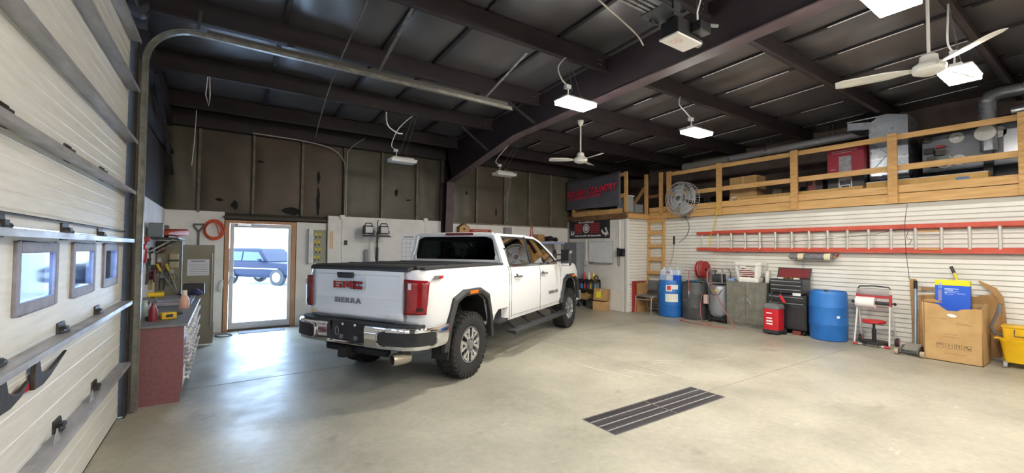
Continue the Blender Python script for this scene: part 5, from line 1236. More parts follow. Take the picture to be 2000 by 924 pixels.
b = MB(); b.tube([(-.04, 2.12, 1.95), (-.05, 2.15, 1.85), (-.04, 2.08, 1.8), (-.05, 2.12, 1.72)], .005, 5); b.build('rope', dk_grey, el)
for z in (1.652, 1.94):
    b = MB(); b.bx(-.06, -.03, 1.75, 2.0, z-.012, z+.012); b.build('rung_lock', lumber, el)
for y in (5.0, 2.2, -.8):
    b = MB(); b.bx(9.46, 9.534, y-.02, y+.02, 1.575, 1.6); b.bx(9.40, 9.534, y-.02, y+.02, 1.575, 1.586); tag(b.build('slat_hook', steel), {5.0: 'steel hook under the left end of the orange ladder', 2.2: 'steel hook under the middle of the orange ladder', -.8: 'steel hook under the right end of the orange ladder'}[y], 'hook')
cable('hanging_wire', [(9.52, 2.16, 2.4), (9.37, 2.16, 2.05), (9.37, 2.15, 1.6), (9.51, 2.15, 1.15)], .004, 'thin dark wire hanging down in front of the ladder', dk_grey, 'wire')
cable('yellow_strap', [(9.45, 5.45, 2.74), (9.45, 5.5, 2.3), (9.44, 5.56, 2.05), (9.39, 5.58, 1.95), (9.39, 5.6, 1.7)], .01, 'yellow strap tying the ladder end to the loft edge', M('strap_yellow', 'd9c033', .6), 'strap')
# ---- masking film roll below the ladder
fr2 = thing('film_roll', 'roll of masking film with cream bands on bracket under ladder', 'film roll', (9.36, 3.52, 1.5), RZ)
b = MB(); b.cyl((-.36, 0, 0), (.36, 0, 0), .058, n=24); b.build('film', M('film_dark', '5b5d63', .2, col2='8c8f96', scale=18, stretch=(1, 6, 6), coat=.4), fr2)
for x in (-.17, .27):
    b = MB(); b.cyl((x-.05, 0, 0), (x+.05, 0, 0), .066, n=24); b.build('cream_band', M('band_cream', 'ded3ac', .6), fr2)
b = MB(); b.cyl((-.40, 0, 0), (.40, 0, 0), .02, n=12); b.build('core', cardboard, fr2)
for x in (-.385, .385):
    b = MB(); b.bar((x, 0, 0), (x, .16, .05), .03, .01); b.build('bracket', red_pt, fr2)
b = MB(); b.grid(lambda u, v: (-.15+.06*u, -.06+.01*math.sin(6*v), -.02-.34*v), 2, 6); o = b.build('loose_film', glass('clear_film', 'e8edf2', .25, .15), fr2)
# ---- black lance on slats with cord
wd = thing('spray_wand', 'black handled wand hanging on slats right of timber ladder', 'wand', (9.5, 6.62, 1.75), RZ)
b = MB(); b.bx(-.02, .02, -.03, .0, 0, .22); b.build('grip', black, wd, .008)
b = MB(); b.tube([(0, -.015, 0), (-.02, -.03, -.25), (-.08, -.05, -.45), (-.1, -.06, -.55)], .008, 6); b.build('thin_hose', M('cord_tan', 'a79a6b', .6), wd)
# ---- drum fan on the loft edge
fn_ = thing('wall_fan', 'round grey caged shop fan mounted on the loft edge', 'fan', (9.33, 6.28, 2.88), RZ)
cage = M('fan_cage', 'c6c8ca', .4, .3)
FR = .41
for r_, y in ((FR, -.09), (FR, .09), (FR*.93, -.13), (FR*.72, -.145), (FR*.5, -.15), (FR*.28, -.15)):
    b = MB(); b.tube([(r_*math.cos(t), y, r_*math.sin(t)) for t in [2*PI*i/36 for i in range(36)]], .006, 5, True); b.build('guard_ring', cage, fn_)
b = MB()
for i in range(40):
    a = 2*PI*i/40; c, s = math.cos(a), math.sin(a); b.tube([(.07*c, -.15, .07*s), (FR*.9*c, -.14, FR*.9*s), (FR*c, -.09, FR*s), (FR*c, .09, FR*s), (FR*.6*c, .12, FR*.6*s)], .0035, 4)
b.build('guard_wires', cage, fn_)
b = MB(); b.lathe([(0, -.165), (.06, -.16), (.07, -.145), (.0, -.14)], 20, (0, 0, 0), 'y'); b.build('badge_cap', silver, fn_)
for i in range(4):
    a0 = i*PI/2+.3
    b = MB(); b.grid(lambda u, v: ((.06+.31*u)*math.cos(a0+(v-.5)*(1.1)), .03*(v-.5)*2, (.06+.31*u)*math.sin(a0+(v-.5)*1.1)), 5, 6); o = b.build('blade', M('blade_grey', 'a9aeb3', .4, .2), fn_); m_ = o.modifiers.new('s', 'SOLIDIFY'); m_.thickness = .004
b = MB(); b.cyl((0, .03, 0), (0, .17, 0), .08); b.build('motor', dk_grey, fn_)
b = MB(); b.bar((0, .13, -.05), (0, .13, -.46), .05, .03); b.bx(-.1, .1, .1, .17, -.48, -.44); b.bar((0, .13, .0), (.12, .14, -.4), .03, .02); b.build('bracket', steel, fn_)
cable('power_cord', [(9.4, 6.25, 2.45), (9.5, 6.2, 2.2), (9.51, 6.3, 1.95), (9.51, 6.5, 1.8)], .006, 'black power cord drooping from the caged fan', black, 'cord')
# ================================================================== LOFT CONTENTS
LZ = 2.612
sheet = M('galv_sheet', 'b6bcc4', .3, .75, col2='9aa0a8', scale=3, rvar=.1)
pl = thing('duct_plenum', 'tall galvanized sheet metal duct with side boot rising from loft', 'duct', (10.45, 2.55, LZ))
b = MB(); b.bx(-.3, .3, -.28, .28, .34, 1.42); b.build('riser', sheet, pl, .004)
for s in (-1, 1):
    b = MB(); b.bar((-.302, -.27, .5), (-.302, .27, 1.1) if s > 0 else (-.302, .27, 1.1), .006, .02, (1, 0, 0)); b.bar((-.302, .27, .5), (-.302, -.27, 1.1), .006, .02, (1, 0, 0)); b.build('cross_crease', sheet, pl)
b = MB(); b.prism([(-.28, 1.42), (.28, 1.42), (.28, 1.44), (.1, 1.56), (.0, 1.56), (-.28, 1.48)], -.3, .3, 'x'); b.build('elbow', sheet, pl)
b = MB(); b.loft([[(-.25, .28, 1.34), (.25, .28, 1.34), (.25, .28, 1.48), (-.25, .28, 1.48)], [(-.28, .62, 1.38), (.28, .62, 1.38), (.28, .62, 1.53), (-.28, .62, 1.53)]], False); b.build('boot', sheet, pl)
b = MB(); b.bx(-.31, -.3, .1, .62, 1.37, 1.39); b.bx(-.31, -.3, .1, .62, 1.53, 1.55); b.build('boot_flange', sheet, pl)
b = MB(); b.bx(-.32, .32, -.3, .3, .0, .32); b.build('base_box', M('galv_white', 'c9d0d6', .4, .3), pl, .006)
b = MB(); b.bx(-.305, .305, -.285, .285, .72, .745); b.build('drive_cleat', silver, pl)
rd_ = thing('round_duct', 'long grey round duct hung under the roof above the loft', 'duct', (10.87, 0, 0))
gd = M('duct_grey', 'a7a5a8', .45, .35)
b = MB(); b.lathe([(.115, 0), (.115, -1.35), (.1, -1.35), (.1, 0), (.115, 0)], 24, (0, 7.25, 3.98), 'y'); b.build('flexible_end', M('flex_grey', '8f8c86', .6), rd_)
b = MB(); b.cyl((0, 5.95, 4.0), (0, 2.85, 4.06), .085, n=20); b.build('pipe', gd, rd_)
for y in (5.9, 5.0, 3.9):
    b = MB(); b.lathe([(.086, -.02), (.095, -.02), (.095, .02), (.086, .02)], 20, (0, y, 4.0+.02*(5.9-y)), 'y'); b.build('joint_band', silver, rd_)
for y in (5.0, 4.9, 3.75, 3.65):
    b = MB(); b.bar((0, y, 4.07), (0, y, deck(y)-.02), .02, .004); b.build('hanger_strap', steel, rd_)
fu = thing('furnace', 'horizontal grey unit heater lying on the loft behind rail', 'furnace', (10.5, 1.25, LZ))
fm = M('furnace_grey', '878a90', .45, .3, col2='797c82', scale=5)
b = MB(); b.bx(-.3, .4, -1.4, .85, .38, 1.05); b.build('casing', fm, fu, .01)
b = MB(); b.bx(-.305, -.3, -.5, -.1, .55, .95); b.build('access_panel', silver, fu)
for y, z in ((.42, .93), (.4, .55), (-.05, .92)):
    b = MB(); b.lathe([(0, -.32), (.035, -.32), (.05, -.305), (.09, -.305), (.09, -.30)], 20, (0, y, z), 'x'); b.build('gauge_ring', M('gauge_white', 'd8d8d4', .4), fu)
b = MB(); b.cyl((-.38, .8, 1.05), (-.38, -1.4, 1.15), .07, n=16); b.build('gas_pipe', black, fu)
b = MB(); b.cyl((-.4, -.2, 1.2), (-.4, -1.4, 1.26), .06, n=16); b.build('silver_pipe', silver, fu)
for i, (y, z) in enumerate(((.75, .75), (.72, .6), (.62, .7), (.78, .95), (.66, .5))):
    b = MB(); b.box((-.36, y, z), (.1, .12, .09), (0, 0, .2*i)); b.build('valve_block', M('valve_dark', '3f3a3a', .5), fu)
b = MB(); b.box((-.38, .6, .8), (.06, .1, .04)); b.build('red_valve', red_pt, fu)
b = MB(); b.tube([(-.38, .7, .5), (-.42, .55, .42), (-.4, .4, .5), (-.35, .5, .62)], .01, 6); b.build('wire_loop', white_pl, fu)
b = MB(); b.bx(-.2, .3, -1.2, .7, .0, .38); b.build('stand', dk_grey, fu)
fp = thing('flue_pipe', 'silver flue pipe with elbow rising from the loft heater', 'pipe', (10.35, 1.3, LZ))
b = MB(); b.tube([(-.25, 0, .62), (-.25, 0, 1.45), (-.22, -.03, 1.5), (-.12, -.12, 1.55), (.1, -.6, 1.6)], .1, 20); b.build('pipe', sheet, fp)
b = MB(); b.lathe([(.1, 0), (.108, 0), (.108, .03), (.1, .03)], 20, (-.25, 0, 1.4)); b.build('collar', silver, fp)
b = MB(); b.lathe([(0, -.05), (.03, -.05), (.05, -.035), (.12, -.03), (.125, -.01), (.11, 0)], 24, (-.33, .02, .9), 'x'); b.build('damper_disc', M('damper_white', 'dad9d3', .35), fp)
b = MB(); b.bx(-.3, -.2, -.05, .05, 0, .62); b.build('support', dk_grey, fp)
# ---- boxes along the loft edge
t = carton((10.13, 5.1, LZ), (.42, .62, .72), 'large tan carton with white shipping label behind the loft rail', 0, cardboard2)
b = MB(); b.bx(-.2125, -.21, .15, .27, .2, .27); b.build('shipping_label', paper, t)
b = MB()
for i in range(7): b.box((-.2105, .25-.09*i, .3+.12*(i % 3)), (.001, .07, .008), (.6, 0, 0))
b.build('faint_print', M('faint_print_m', '9c7b52'), t)
lg = thing('long_carton', 'long flat tan carton lying along the loft edge at left', 'box', (9.75, 4.0, LZ+.0)); lb = M('long_carton_m', 'cda767', .75, col2='bf9757', scale=3)
b = MB(); b.bx(-.15, .15, -.02-1.2, 1.25, 0, .2); b.build('carton', lb, lg, .004)
text('carton_print', 'MONOGRAM', .1, (-.152, .98, .1), (0, -1, 0), (0, 0, 1), M('faint_print_m', '9c7b52'), lg, .0005, sx=1.6)
b = MB(); b.bx(-.1525, -.15, 1.08, 1.16, .1, .17); b.build('blue_label', M('label_blue', '6b86ad', .6), lg)
lg2 = thing('long_carton', 'long flat tan carton with blue label lying along the loft edge at middle', 'box', (9.77, 2.0, LZ+.0))
b = MB(); b.bx(-.13, .15, -.75, .74, 0, .24); b.build('carton', lb, lg2, .004); b = MB(); b.bx(-.132, .15, -.75, .74, .24, .246); b.build('white_edge', paper, lg2)
b = MB(); b.bx(-.1325, -.13, -.55, -.4, .1, .19); b.build('blue_label', M('label_blue', '6b86ad'), lg2); text('carton_print', 'CenterBoard', .075, (-.132, .68, .1), (0, -1, 0), (0, 0, 1), M('faint_print_m', '9c7b52'), lg2, .0005, sx=1.3)
rb_ = thing('generator_box', 'red and black generator carton with picture on the loft', 'box', (10.2, 3.15, LZ), 0)
b = MB(); b.bx(-.25, .25, -.29, .29, .5, 1.04); b.build('red_upper', M('gen_red', '9c2036', .5), rb_); b = MB(); b.bx(-.25, .25, -.29, .29, 0, .5); b.build('dark_lower', M('gen_dark', '3c3c3f', .5), rb_)
b = MB(); b.bx(-.252, -.25, -.1, .1, .35, .85); b.build('picture_panel', M('gen_grey', '8d8c92', .5, col2='aaa9ae', scale=14), rb_)
b = MB(); b.tube([(-.255, y, z) for y, z in ((.1, .17), (.1, .4), (-.1, .4), (-.1, .17), (-.07, .17), (-.07, .28), (.07, .28), (.07, .17))], .012, 6, True); b.build('picture_frame_tubes', paper, rb_)
for q in ((-.2, .22, .95, .965), (-.1, .2, .92, .93), (.16, .24, .6, .615)):
    b = MB(); b.bx(-.252, -.25, *q); b.build('small_lettering', M('gen_text', 'c9a3aa', .6), rb_)
t = carton((10.15, 3.68, LZ), (.4, .3, .45), 'black and red tool carton left of the generator box', 0, M('tool_carton', '3b3336', .5))
b = MB()
for i in range(5): b.bx(-.2025, -.2, -.1+.02*i, .1, .4-.04*i, .415-.04*i)
b.build('red_print', M('tool_print', 'b05058', .5), t)
def junk(loc, label, m_, s, seed, name='loft_bundle', cat='bundle'):
    b = MB(); r_ = random.Random(seed)
    for i in range(6): b.box((r_.uniform(-.5, .5)*s[0], r_.uniform(-.5, .5)*s[1], s[2]*(.2+.1*i)), (s[0]*.5, s[1]*.5, s[2]*.4), (r_.uniform(-.2, .2), r_.uniform(-.2, .2), r_.uniform(0, 3)))
    o = b.build(name, m_, None, .02, 2, loc); zmin = min(v.co.z for v in o.data.vertices); o.location.z = loc[2]-zmin
    return tag(o, label, cat)
junk((10.3, 4.45, LZ), 'greenish tarp bundle on the loft right of the tan carton', M('tarp_olive', '6d6450', .8), (.4, .35, .45), 1, 'tarp_bundle')
junk((10.5, 4.1, LZ), 'dark folded bundle on the loft beside the tool carton', M('tarp_dark', '3b3a40', .7), (.35, .3, .45), 2, 'folded_tarp')
junk((10.7, 6.5, LZ), 'dark heap of stored gear behind the caged fan', M('gear_dark', '26272c', .7), (.6, .8, .5), 3, 'gear_heap')
b = MB(); b.lathe([(0, 0), (.09, 0), (.1, .1), (.085, .13), (.1, .135), (0, .2)], 16); tag(b.build('small_canister', M('hat_yellow', 'cdb02a', .4), None, 0, 2, (10.02, 4.02, LZ+.0)), 'small yellow canister beside the loft post', 'canister')
junk((9.25, 8.35, LZ), 'grey crate pile behind the loft banner edge', M('crate_grey', '6f7274', .6), (.4, .4, .6), 5, 'crate_pile', 'crates')
t = carton((8.85, 8.9, LZ), (.28, .7, .15), 'flat brown carton peeking out under the vinyl banner', 0, cardboard); t = carton((8.85, 9.45, LZ), (.28, .3, .28), 'brown carton left of the vinyl banner on loft', 0, cardboard)
t = carton((9.2, 7.62, LZ), (.3, .3, .22), 'small grey tote between the loft posts', 0, M('tote_grey', '80868a', .5), False)
tb_ = thing('white_tote', 'pale grey plastic tote right of the vinyl banner', 'tote', (8.9, 7.7, LZ)); b = MB(); b.bx(-.15, .15, -.16, .16, 0, .42); b.build('tub', M('tote_pale', '9aa3a6', .4), tb_, .02); b = MB(); b.bx(-.165, .165, -.175, .175, .42, .45); b.build('lid', white_pl, tb_, .01)
# ================================================================== BACK WALL THINGS
YP = YB-.13
kb = thing('key_cabinet', 'narrow open key cabinet with yellow tags on the back wall', 'key cabinet', (1.655, YB-.025, 1.28))
b = MB(); b.bx(-.12, .135, -.03, 0, 0, .7); b.build('back_panel', M('key_panel', '9c9c86', .6), kb)
b = MB(); b.bx(-.215, -.13, -.13, -.0, 0, .72); b.build('door_leaf', white_pl, kb, .004)
for z in (.12, .42):
    b = MB(); b.bx(-.2, -.145, -.133, -.13, z, z+.18); b.build('paper_note', M('note_pale', 'd5dbe6', .7), kb)
for i in range(8):
    x = -.08+.07*(i % 2)+.02*(i//2 % 2); z = .1+.16*(i//2)
    b = MB(); b.bx(x-.022, x+.022, -.035, -.03, z, z+.055); b.build('key_tag', M('tag_yellow', 'd8c640', .6), kb); b = MB(); b.bx(x-.012, x+.012, -.04, -.033, z-.05, z-.01); b.build('key', dk_grey, kb)
tmr = thing('wall_thermometer', 'cream strip thermometer beside the key cabinet', 'thermometer', (1.88, YP, 1.58)); b = MB(); b.bx(-.035, .035, -.012, 0, 0, .39); b.build('plate', M('thermo_cream', 'e5d3b4', .6), tmr); b = MB(); b.bx(-.02, -.012, -.014, -.012, .03, .35); b.bx(.012, .02, -.014, -.012, .03, .35); b.build('scale_marks', M('thermo_orange', 'd08c52', .6), tmr)
b = MB(); b.bx(-.03, .03, -.03, 0, -.05, .05); b.cyl((0, -.03, 0), (0, -.045, 0), .012, n=8); tag(b.build('wall_hook', black, None, .004, 2, (2.17, YP, 1.72)), 'small black switch on the white panel', 'switch')
cal = thing('wall_calendar', 'large blue grid wall calendar left of truck cab', 'calendar', (3.41, YP, 1.30))
b = MB(); b.bx(0, .52, -.006, 0, 0, .66); b.build('sheet', paper, cal); b = MB()
for i in range(6): b.bx(.01, .51, -.008, -.006, .02+.1*i, .026+.1*i)
for i in range(6): b.bx(.01+.099*i, .015+.099*i, -.008, -.006, .02, .525)
b.build('grid_lines', M('cal_blue', '8fa0d0', .6), cal); b = MB(); b.bx(.05, .3, -.008, -.006, .56, .59); b.bx(.36, .46, -.008, -.006, .57, .58); b.build('heading', M('cal_grey', '8b8c90', .6), cal)
# twin work light on a stand
wk = thing('work_light', 'black twin head work light on a tripod stand', 'work light', (2.74, 9.25, 0))
b = MB(); b.cyl((0, 0, .3), (0, 0, 1.62), .028); b.cyl((0, 0, 1.6), (0, 0, 1.95), .018); b.tube([(0, 0, 1.95), (0, 0, 2.19), (.03, 0, 2.21)], .01, 8); b.build('mast', black, wk)
b = MB(); b.bar((-.3, 0, 1.86), (.3, 0, 1.86), .03, .03); b.build('cross_arm', black, wk)
for a in (0, 2.1, 4.2):
    b = MB(); b.bar((0, 0, .5), (.5*math.cos(a), .3*math.sin(a), .02), .03, .02); b.build('tripod_leg', black, wk)
for x in (-.19, .14):
    b = MB(); b.box((x, .03, 2.0), (.21, .1, .18)); h_ = b.build('lamp_head', black, wk, .02)
    b = MB(); b.box((x+.01, -.024, 2.0), (.15, .006, .13)); b.build('lamp_glass', M('lamp_glass', 'c9cacb', .2), h_)
    b = MB(); b.tube([(x-.08, 0, 2.08), (x-.06, -.01, 2.14), (x+.06, -.01, 2.14), (x+.08, 0, 2.08)], .012, 8); b.build('carry_handle', black, h_)
    b = MB(); b.tube([(x-.12, 0, 1.98), (x-.12, 0, 1.88), (x+.12, 0, 1.88), (x+.12, 0, 1.98)], .009, 8); b.build('yoke', black, h_)
b = MB(); b.tube([(.03, -.02, 1.85), (-.06, -.04, 1.7), (-.05, -.03, 1.4), (0, -.03, 1.2)], .007, 6); b.build('power_cord', black, wk)
b = MB(); b.bx(2.56, 2.62, 9.5, 9.58, 0, 1.58); tag(b.build('grey_board', M('board_grey', 'a0a1a4', .6)), 'narrow grey board standing beside the work light mast', 'board')
# things on the ledge behind the cab
bh = thing('wooden_birdhouse', 'small wooden house shaped box on the ledge above the cab', 'birdhouse', (5.02, 9.64, 2.02))
b = MB(); b.prism([(-.13, 0), (.13, 0), (.13, .13), (0, .21), (-.13, .13)], -.08, .04, 'y'); b.build('body', lumber, bh); b = MB(); b.bar((-.15, -.02, .12), (.01, -.02, .23), .15, .012, (0, 0, 1)); b.bar((.15, -.02, .12), (-.01, -.02, .23), .15, .012); b.build('roof', lumber_d, bh); b = MB(); b.cyl((0, -.079, .09), (0, -.084, .09), .03, n=14); b.build('entry_hole', black, bh)
b = MB(); b.bx(5.02-.3, 5.02+.95, 9.62, 9.72, 1.99, 2.018); tag(b.build('wall_shelf', lumber_d), 'narrow wood shelf on the back wall behind the cab', 'shelf')
sg = thing('red_sign', 'long faded red sign behind the truck roof', 'sign', (5.55, 9.70, 2.02)); b = MB(); b.bx(-.3, .34, -.03, 0, 0, .1); b.build('board', M('sign_red', 'b5463c', .5), sg, .004); b = MB(); b.bx(-.2, .22, -.033, -.03, .045, .075); b.build('lettering', M('sign_pale', 'd89a8c', .6), sg)
b = MB(); b.bx(6.3, 6.52, 9.62, 9.73, 1.95, 2.2); b.bx(6.33, 6.49, 9.61, 9.62, 1.98, 2.17); tag(b.build('breaker_box', M('breaker_grey', '8f9092', .5), None, .004), 'plain grey electrical box above the truck roof', 'electrical box')
fg = thing('small_flag', 'small red and white striped flag hanging on the back wall', 'flag', (7.25, 9.72, 2.0))
b = MB(); b.cyl((.06, -.02, .05), (-.02, -.02, .38), .008); b.build('stick', lumber, fg)
for i in range(4):
    b = MB(); b.prism([(-.07+.05*i, -.35), (-.025+.05*i, -.35), (.005+.025*i, .28), (-.02+.025*i, .28)], -.014, -.008, 'y'); b.build('stripe', M('flag_red', 'c0525a', .6) if i % 2 == 0 else paper, fg)
# ================================================================== LEFT CORNER: BENCH, TOOLS
mar = M('maroon_paint', '84575b', .6, col2='794e53', scale=30)
bn2 = thing('workbench', 'maroon drawer workbench with grey top against the end wall', 'workbench', (0, 0, 0))
BX0, BX1, BY0, BY1, BZ = -.88, -.33, 5.6, 8.3, .80
b = MB(); b.prism([(BX0, 0), (BX1-.02, 0), (BX1-.02, .1), (BX1, .1), (BX1, BZ-.025), (BX0, BZ-.025)], BY0, BY0+.02, 'y'); b.build('end_panel', mar, bn2)
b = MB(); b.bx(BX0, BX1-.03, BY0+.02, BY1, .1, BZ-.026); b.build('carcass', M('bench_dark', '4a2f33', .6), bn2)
b = MB(); b.bx(BX0, BX1+.03, BY0-.015, BY1, BZ-.024, BZ); b.build('worktop', M('worktop_grey', '83858a', .6, col2='717378', scale=9), bn2, .004)
b = MB(); b.bx(BX1+.03, BX1+.035, BY0-.015, BY1, BZ-.024, BZ); b.build('edge_strip', M('edge_white', 'd9d9de', .4), bn2)
for i in range(6):
    y0 = BY0+.04+i*.44
    for j, (z0, z1) in enumerate(((.12, .3), (.31, .46), (.47, .6), (.61, .76))):
        b = MB(); b.bx(BX1-.03, BX1-.005, y0, y0+.42, z0, z1); d_ = b.build('drawer', mar if (i+j) % 3 else M('drawer_white', 'd6d3d4', .5), bn2, .003)
        for q in (.11, .31):
            b = MB(); b.cyl((BX1-.006, y0+q, (z0+z1)/2), (BX1+.03, y0+q, (z0+z1)/2), .012, n=8); b.cyl((BX1+.03, y0+q, (z0+z1)/2), (BX1+.045, y0+q, (z0+z1)/2), .024, n=10); b.build('knob', white_pl, d_)
lk = thing('steel_locker', 'tall olive grey locker with open door and posted paper', 'locker', (0, 0, 0))
lkm = M('locker_olive', '8b8676', .5, col2='7e7969', scale=3)
b = MB(); b.bx(-.88, -.56, 8.62, 9.2, 0, 1.70); b.build('body', lkm, lk, .006)
b = MB(); b.bx(-.55, -.13, 8.58, 8.61, 0.02, 1.635); b.build('open_door', lkm, lk, .005)
b = MB(); b.bx(-.49, -.20, 8.575, 8.58, 1.14, 1.40); b.build('posted_paper', M('paper_blueish', 'd5d8e2', .7), lk)
b = MB()
for i in range(6): b.bx(-.47, -.22, 8.5735, 8.575, 1.17+.03*i, 1.175+.03*i)
b.bx(-.44, -.26, 8.5735, 8.575, 1.36, 1.38); b.build('paper_print', M('print_grey', '7f8390', .7), lk)
b = MB(); b.cyl((-.16, 8.56, .3), (-.16, 8.56, 1.5), .006, n=6); b.build('lock_rod', silver, lk)
# white leaning items right of locker
b = MB(); b.bx(-.17, -.13, 8.9, 8.93, 0, .32); tag(b.build('steel_post', dk_grey), 'short dark post on the floor right of the locker', 'post')
b = MB(); b.tube([(-.03, 9.70, .98), (-.05, 9.66, .9), (-.07, 9.66, .82), (-.05, 9.68, .78), (-.02, 9.69, .86), (-.02, 9.70, .98)], .018, 8); tag(b.build('wall_hook', white_pl), 'white plastic hook on the wall left of the glass door', 'hook')
cable('loose_cable', [(-.1, 9.3, .01), (.0, 9.15, .01), (.15, 9.25, .01), (.05, 9.45, .01), (-.1, 9.4, .01), (-.06, 9.2, .012)], .008, 'thin dark cord lying on the floor by the locker', dk_grey, 'cord')
mt = thing('door_mat', 'thin grey door mat in front of the glass door', 'mat', (.63, 9.5, 0)); b = MB(); b.bx(-.37, .37, -.15, .12, 0, .008); b.build('pile', M('mat_grey', '8a8c94', .9, col2='74767e', scale=40), mt); b = MB(); b.bx(-.385, .385, -.165, .135, 0, .005); b.build('border', dk_grey, mt)
# coiled orange cord, spade handle on the back wall
oc = thing('coiled_cable', 'coiled orange extension cord hanging left of glass door', 'cord', (-.17, YB-.045, 1.92))
b = MB()
for k in range(7):
    r_ = .15+.012*(k % 4); b.tube([((r_-.008*k*.3)*math.cos(t)*.9+.01*math.sin(k), -.01*(k % 3)-.004, r_*math.sin(t)+.012*math.cos(k*2)) for t in [2*PI*i/22 for i in range(22)]], .010, 6, True)
b.build('cord_loops', M('cord_orange', 'd95f3c', .5), oc); b = MB(); b.tube([(.0, -.03, .17), (.05, -.04, .05), (.08, -.04, -.08)], .01, 6); b.build('cord_tail', M('cord_orange', 'd95f3c'), oc); b = MB(); b.cyl((0, 0, .15), (0, .045, .15), .01, n=8); b.build('wall_peg', steel, oc)
spd = thing('shovel', 'grey D handled shovel hanging upside on the back wall', 'shovel', (-.40, YB-.05, 1.55))
b = MB(); b.tube([(0, 0, -.6), (0, 0, .33)], .016, 10); b.build('shaft', M('shaft_grey', '6c6a68', .6), spd); b = MB(); b.tube([(0, 0, .33), (-.075, 0, .44), (-.08, 0, .47), (.08, 0, .47), (.075, 0, .44), (0, 0, .33)], .016, 8); b.build('d_grip', M('shaft_grey', '6c6a68'), spd)
b = MB(); b.grid(lambda u, v: ((u-.5)*.22*(1-.3*v*v), -.02+.03*(2*u-1)**2, -.6-.28*v), 5, 5); o = b.build('blade', steel, spd); m_ = o.modifiers.new('s', 'SOLIDIFY'); m_.thickness = .003
# wall shelf with junk at left, tools on the locker side and end wall
ws = thing('wall_shelf', 'crowded shelf on the end wall above the workbench', 'shelf', (-.885, 8.0, 1.71)); b = MB(); b.bx(0, .36, -.6, .55, 0, .02); b.build('board', dk_grey, ws)
for y in (-.5, .45):
    b = MB(); b.bar((.01, y, -.2), (.3, y, 0), .02, .02); b.build('bracket', steel, ws)
def lbox(nm, x0, x1, y0, y1, z0, z1, m_, label, cat, bev=.01): b = MB(); b.bx(x0, x1, y0, y1, z0, z1); b.bx(x0+.01, x1-.01, y0+.01, y1-.01, z1, z1+.008); return tag(b.build(nm, m_, None, bev), label, cat)
b = MB(); b.loft([[(x, y, z) for x, z in rrect(w_, h_, .03, 4, cx, cz)] for y, w_, h_, cx, cz in ((7.6, .2, .06, -.75, 1.79), (8.0, .26, .1, -.68, 1.81), (8.4, .3, .1, -.62, 1.83))]); tag(b.build('garment_bag', M('bag_orange', 'c65a30', .6, col2='a8401f', scale=6)), 'orange bag lying on the shelf above the bench', 'bag')
bundle('blue_bundle', (-.62, 8.47, 1.735), 'blue and white cloth at the end of the orange bag', 'cloth', M('cloth_blue', '6a6fb8', .7, col2='d8d9ea', scale=18), (.9, .9, .8))
lbox('grey_case', -.86, -.7, 7.45, 7.58, 1.732, 1.92, M('case_slate', '6a747c', .5), 'slate grey case at the near end of the shelf', 'case')
lbox('brown_bottle', -.87, -.72, 8.42, 8.54, 1.732, 1.93, M('bottle_olive', '6e6350', .5), 'olive brown container at the back of the shelf', 'container', .03)
# tools hanging on the locker side, facing the room
YT = 8.615
for i, (x, z, c, nm, lb_, cat) in enumerate(((-.66, 1.47, 'caa78a', 'work_radio', 'tan square pouch with dark strap hung on the locker', 'pouch'), (-.80, 1.56, '8a4428', 'leather_pouch', 'brown oval leather pouch hung on the locker', 'pouch'))):
    b = MB()
    if i == 0:
        b.bx(x-.06, x+.06, YT-.06, YT, 1.26, 1.5); o = b.build(nm, M('pouch_tan', 'a79b82', .7), None, .02); tag(o, lb_, cat); b = MB(); b.bx(x-.065, x+.065, YT-.064, YT, 1.37, 1.4); b.build('strap', dk_grey, o)
    else:
        b.lathe([(0, -.05), (.05, -.04), (.075, 0), (.05, .04), (0, .05)], 16, (x, YT-.08, 1.58), 'x'); o = b.build(nm, M('leather_brown', '7a4426', .5), None); tag(o, lb_, cat); b = MB(); b.sphere((x+.02, YT-.155, 1.59), .01, 8); b.build('snap', silver, o)
for i, (x, z, c, nm, lb_) in enumerate(((-.84, 1.3, '8c2d2f', 'pipe_wrench', 'red pipe wrench hung on the locker side'), (-.74, 1.2, '51565c', 'locking_pliers', 'steel pliers hung on the locker side'), (-.80, 1.05, '3a3c40', 'tin_snips', 'black snips hung low on the locker side'), (-.68, 1.12, '9a8640', 'brass_fitting', 'brass tool hung on the locker side beside the pliers'))):
    t = thing(nm, lb_, 'tool', (x, YT, z)); m_ = M('hung_'+nm, c, .45, .2)
    for s in (-1, 1):
        b = MB(); b.tube(smooth([(.012*s, -.02, .07), (.03*s, -.022, 0), (.025*s, -.02, -.12)], 4), .009, 6); b.build('handle', m_, t)
    b = MB(); b.prism([(-.03, .06), (.03, .06), (.022, .13), (-.01, .15), (-.025, .11)], -.03, -.012, 'y'); b.build('jaw', steel, t, .003)
    b = MB(); b.cyl((0, -.035, .1), (0, -.001, .1), .005, n=6); b.build('peg', steel, t)
t = thing('wire_hoop', 'thin wire hoop hung on the locker below the tan pouch', 'wire', (-.66, YT-.02, 1.12)); b = MB(); b.tube([(.07*math.cos(a), 0, .07*math.sin(a)) for a in [2*PI*i/20 for i in range(20)]], .004, 5, True); b.build('loop', steel, t); b = MB(); b.cyl((0, 0, .07), (0, .02, .07), .004, n=6); b.build('peg', steel, t)
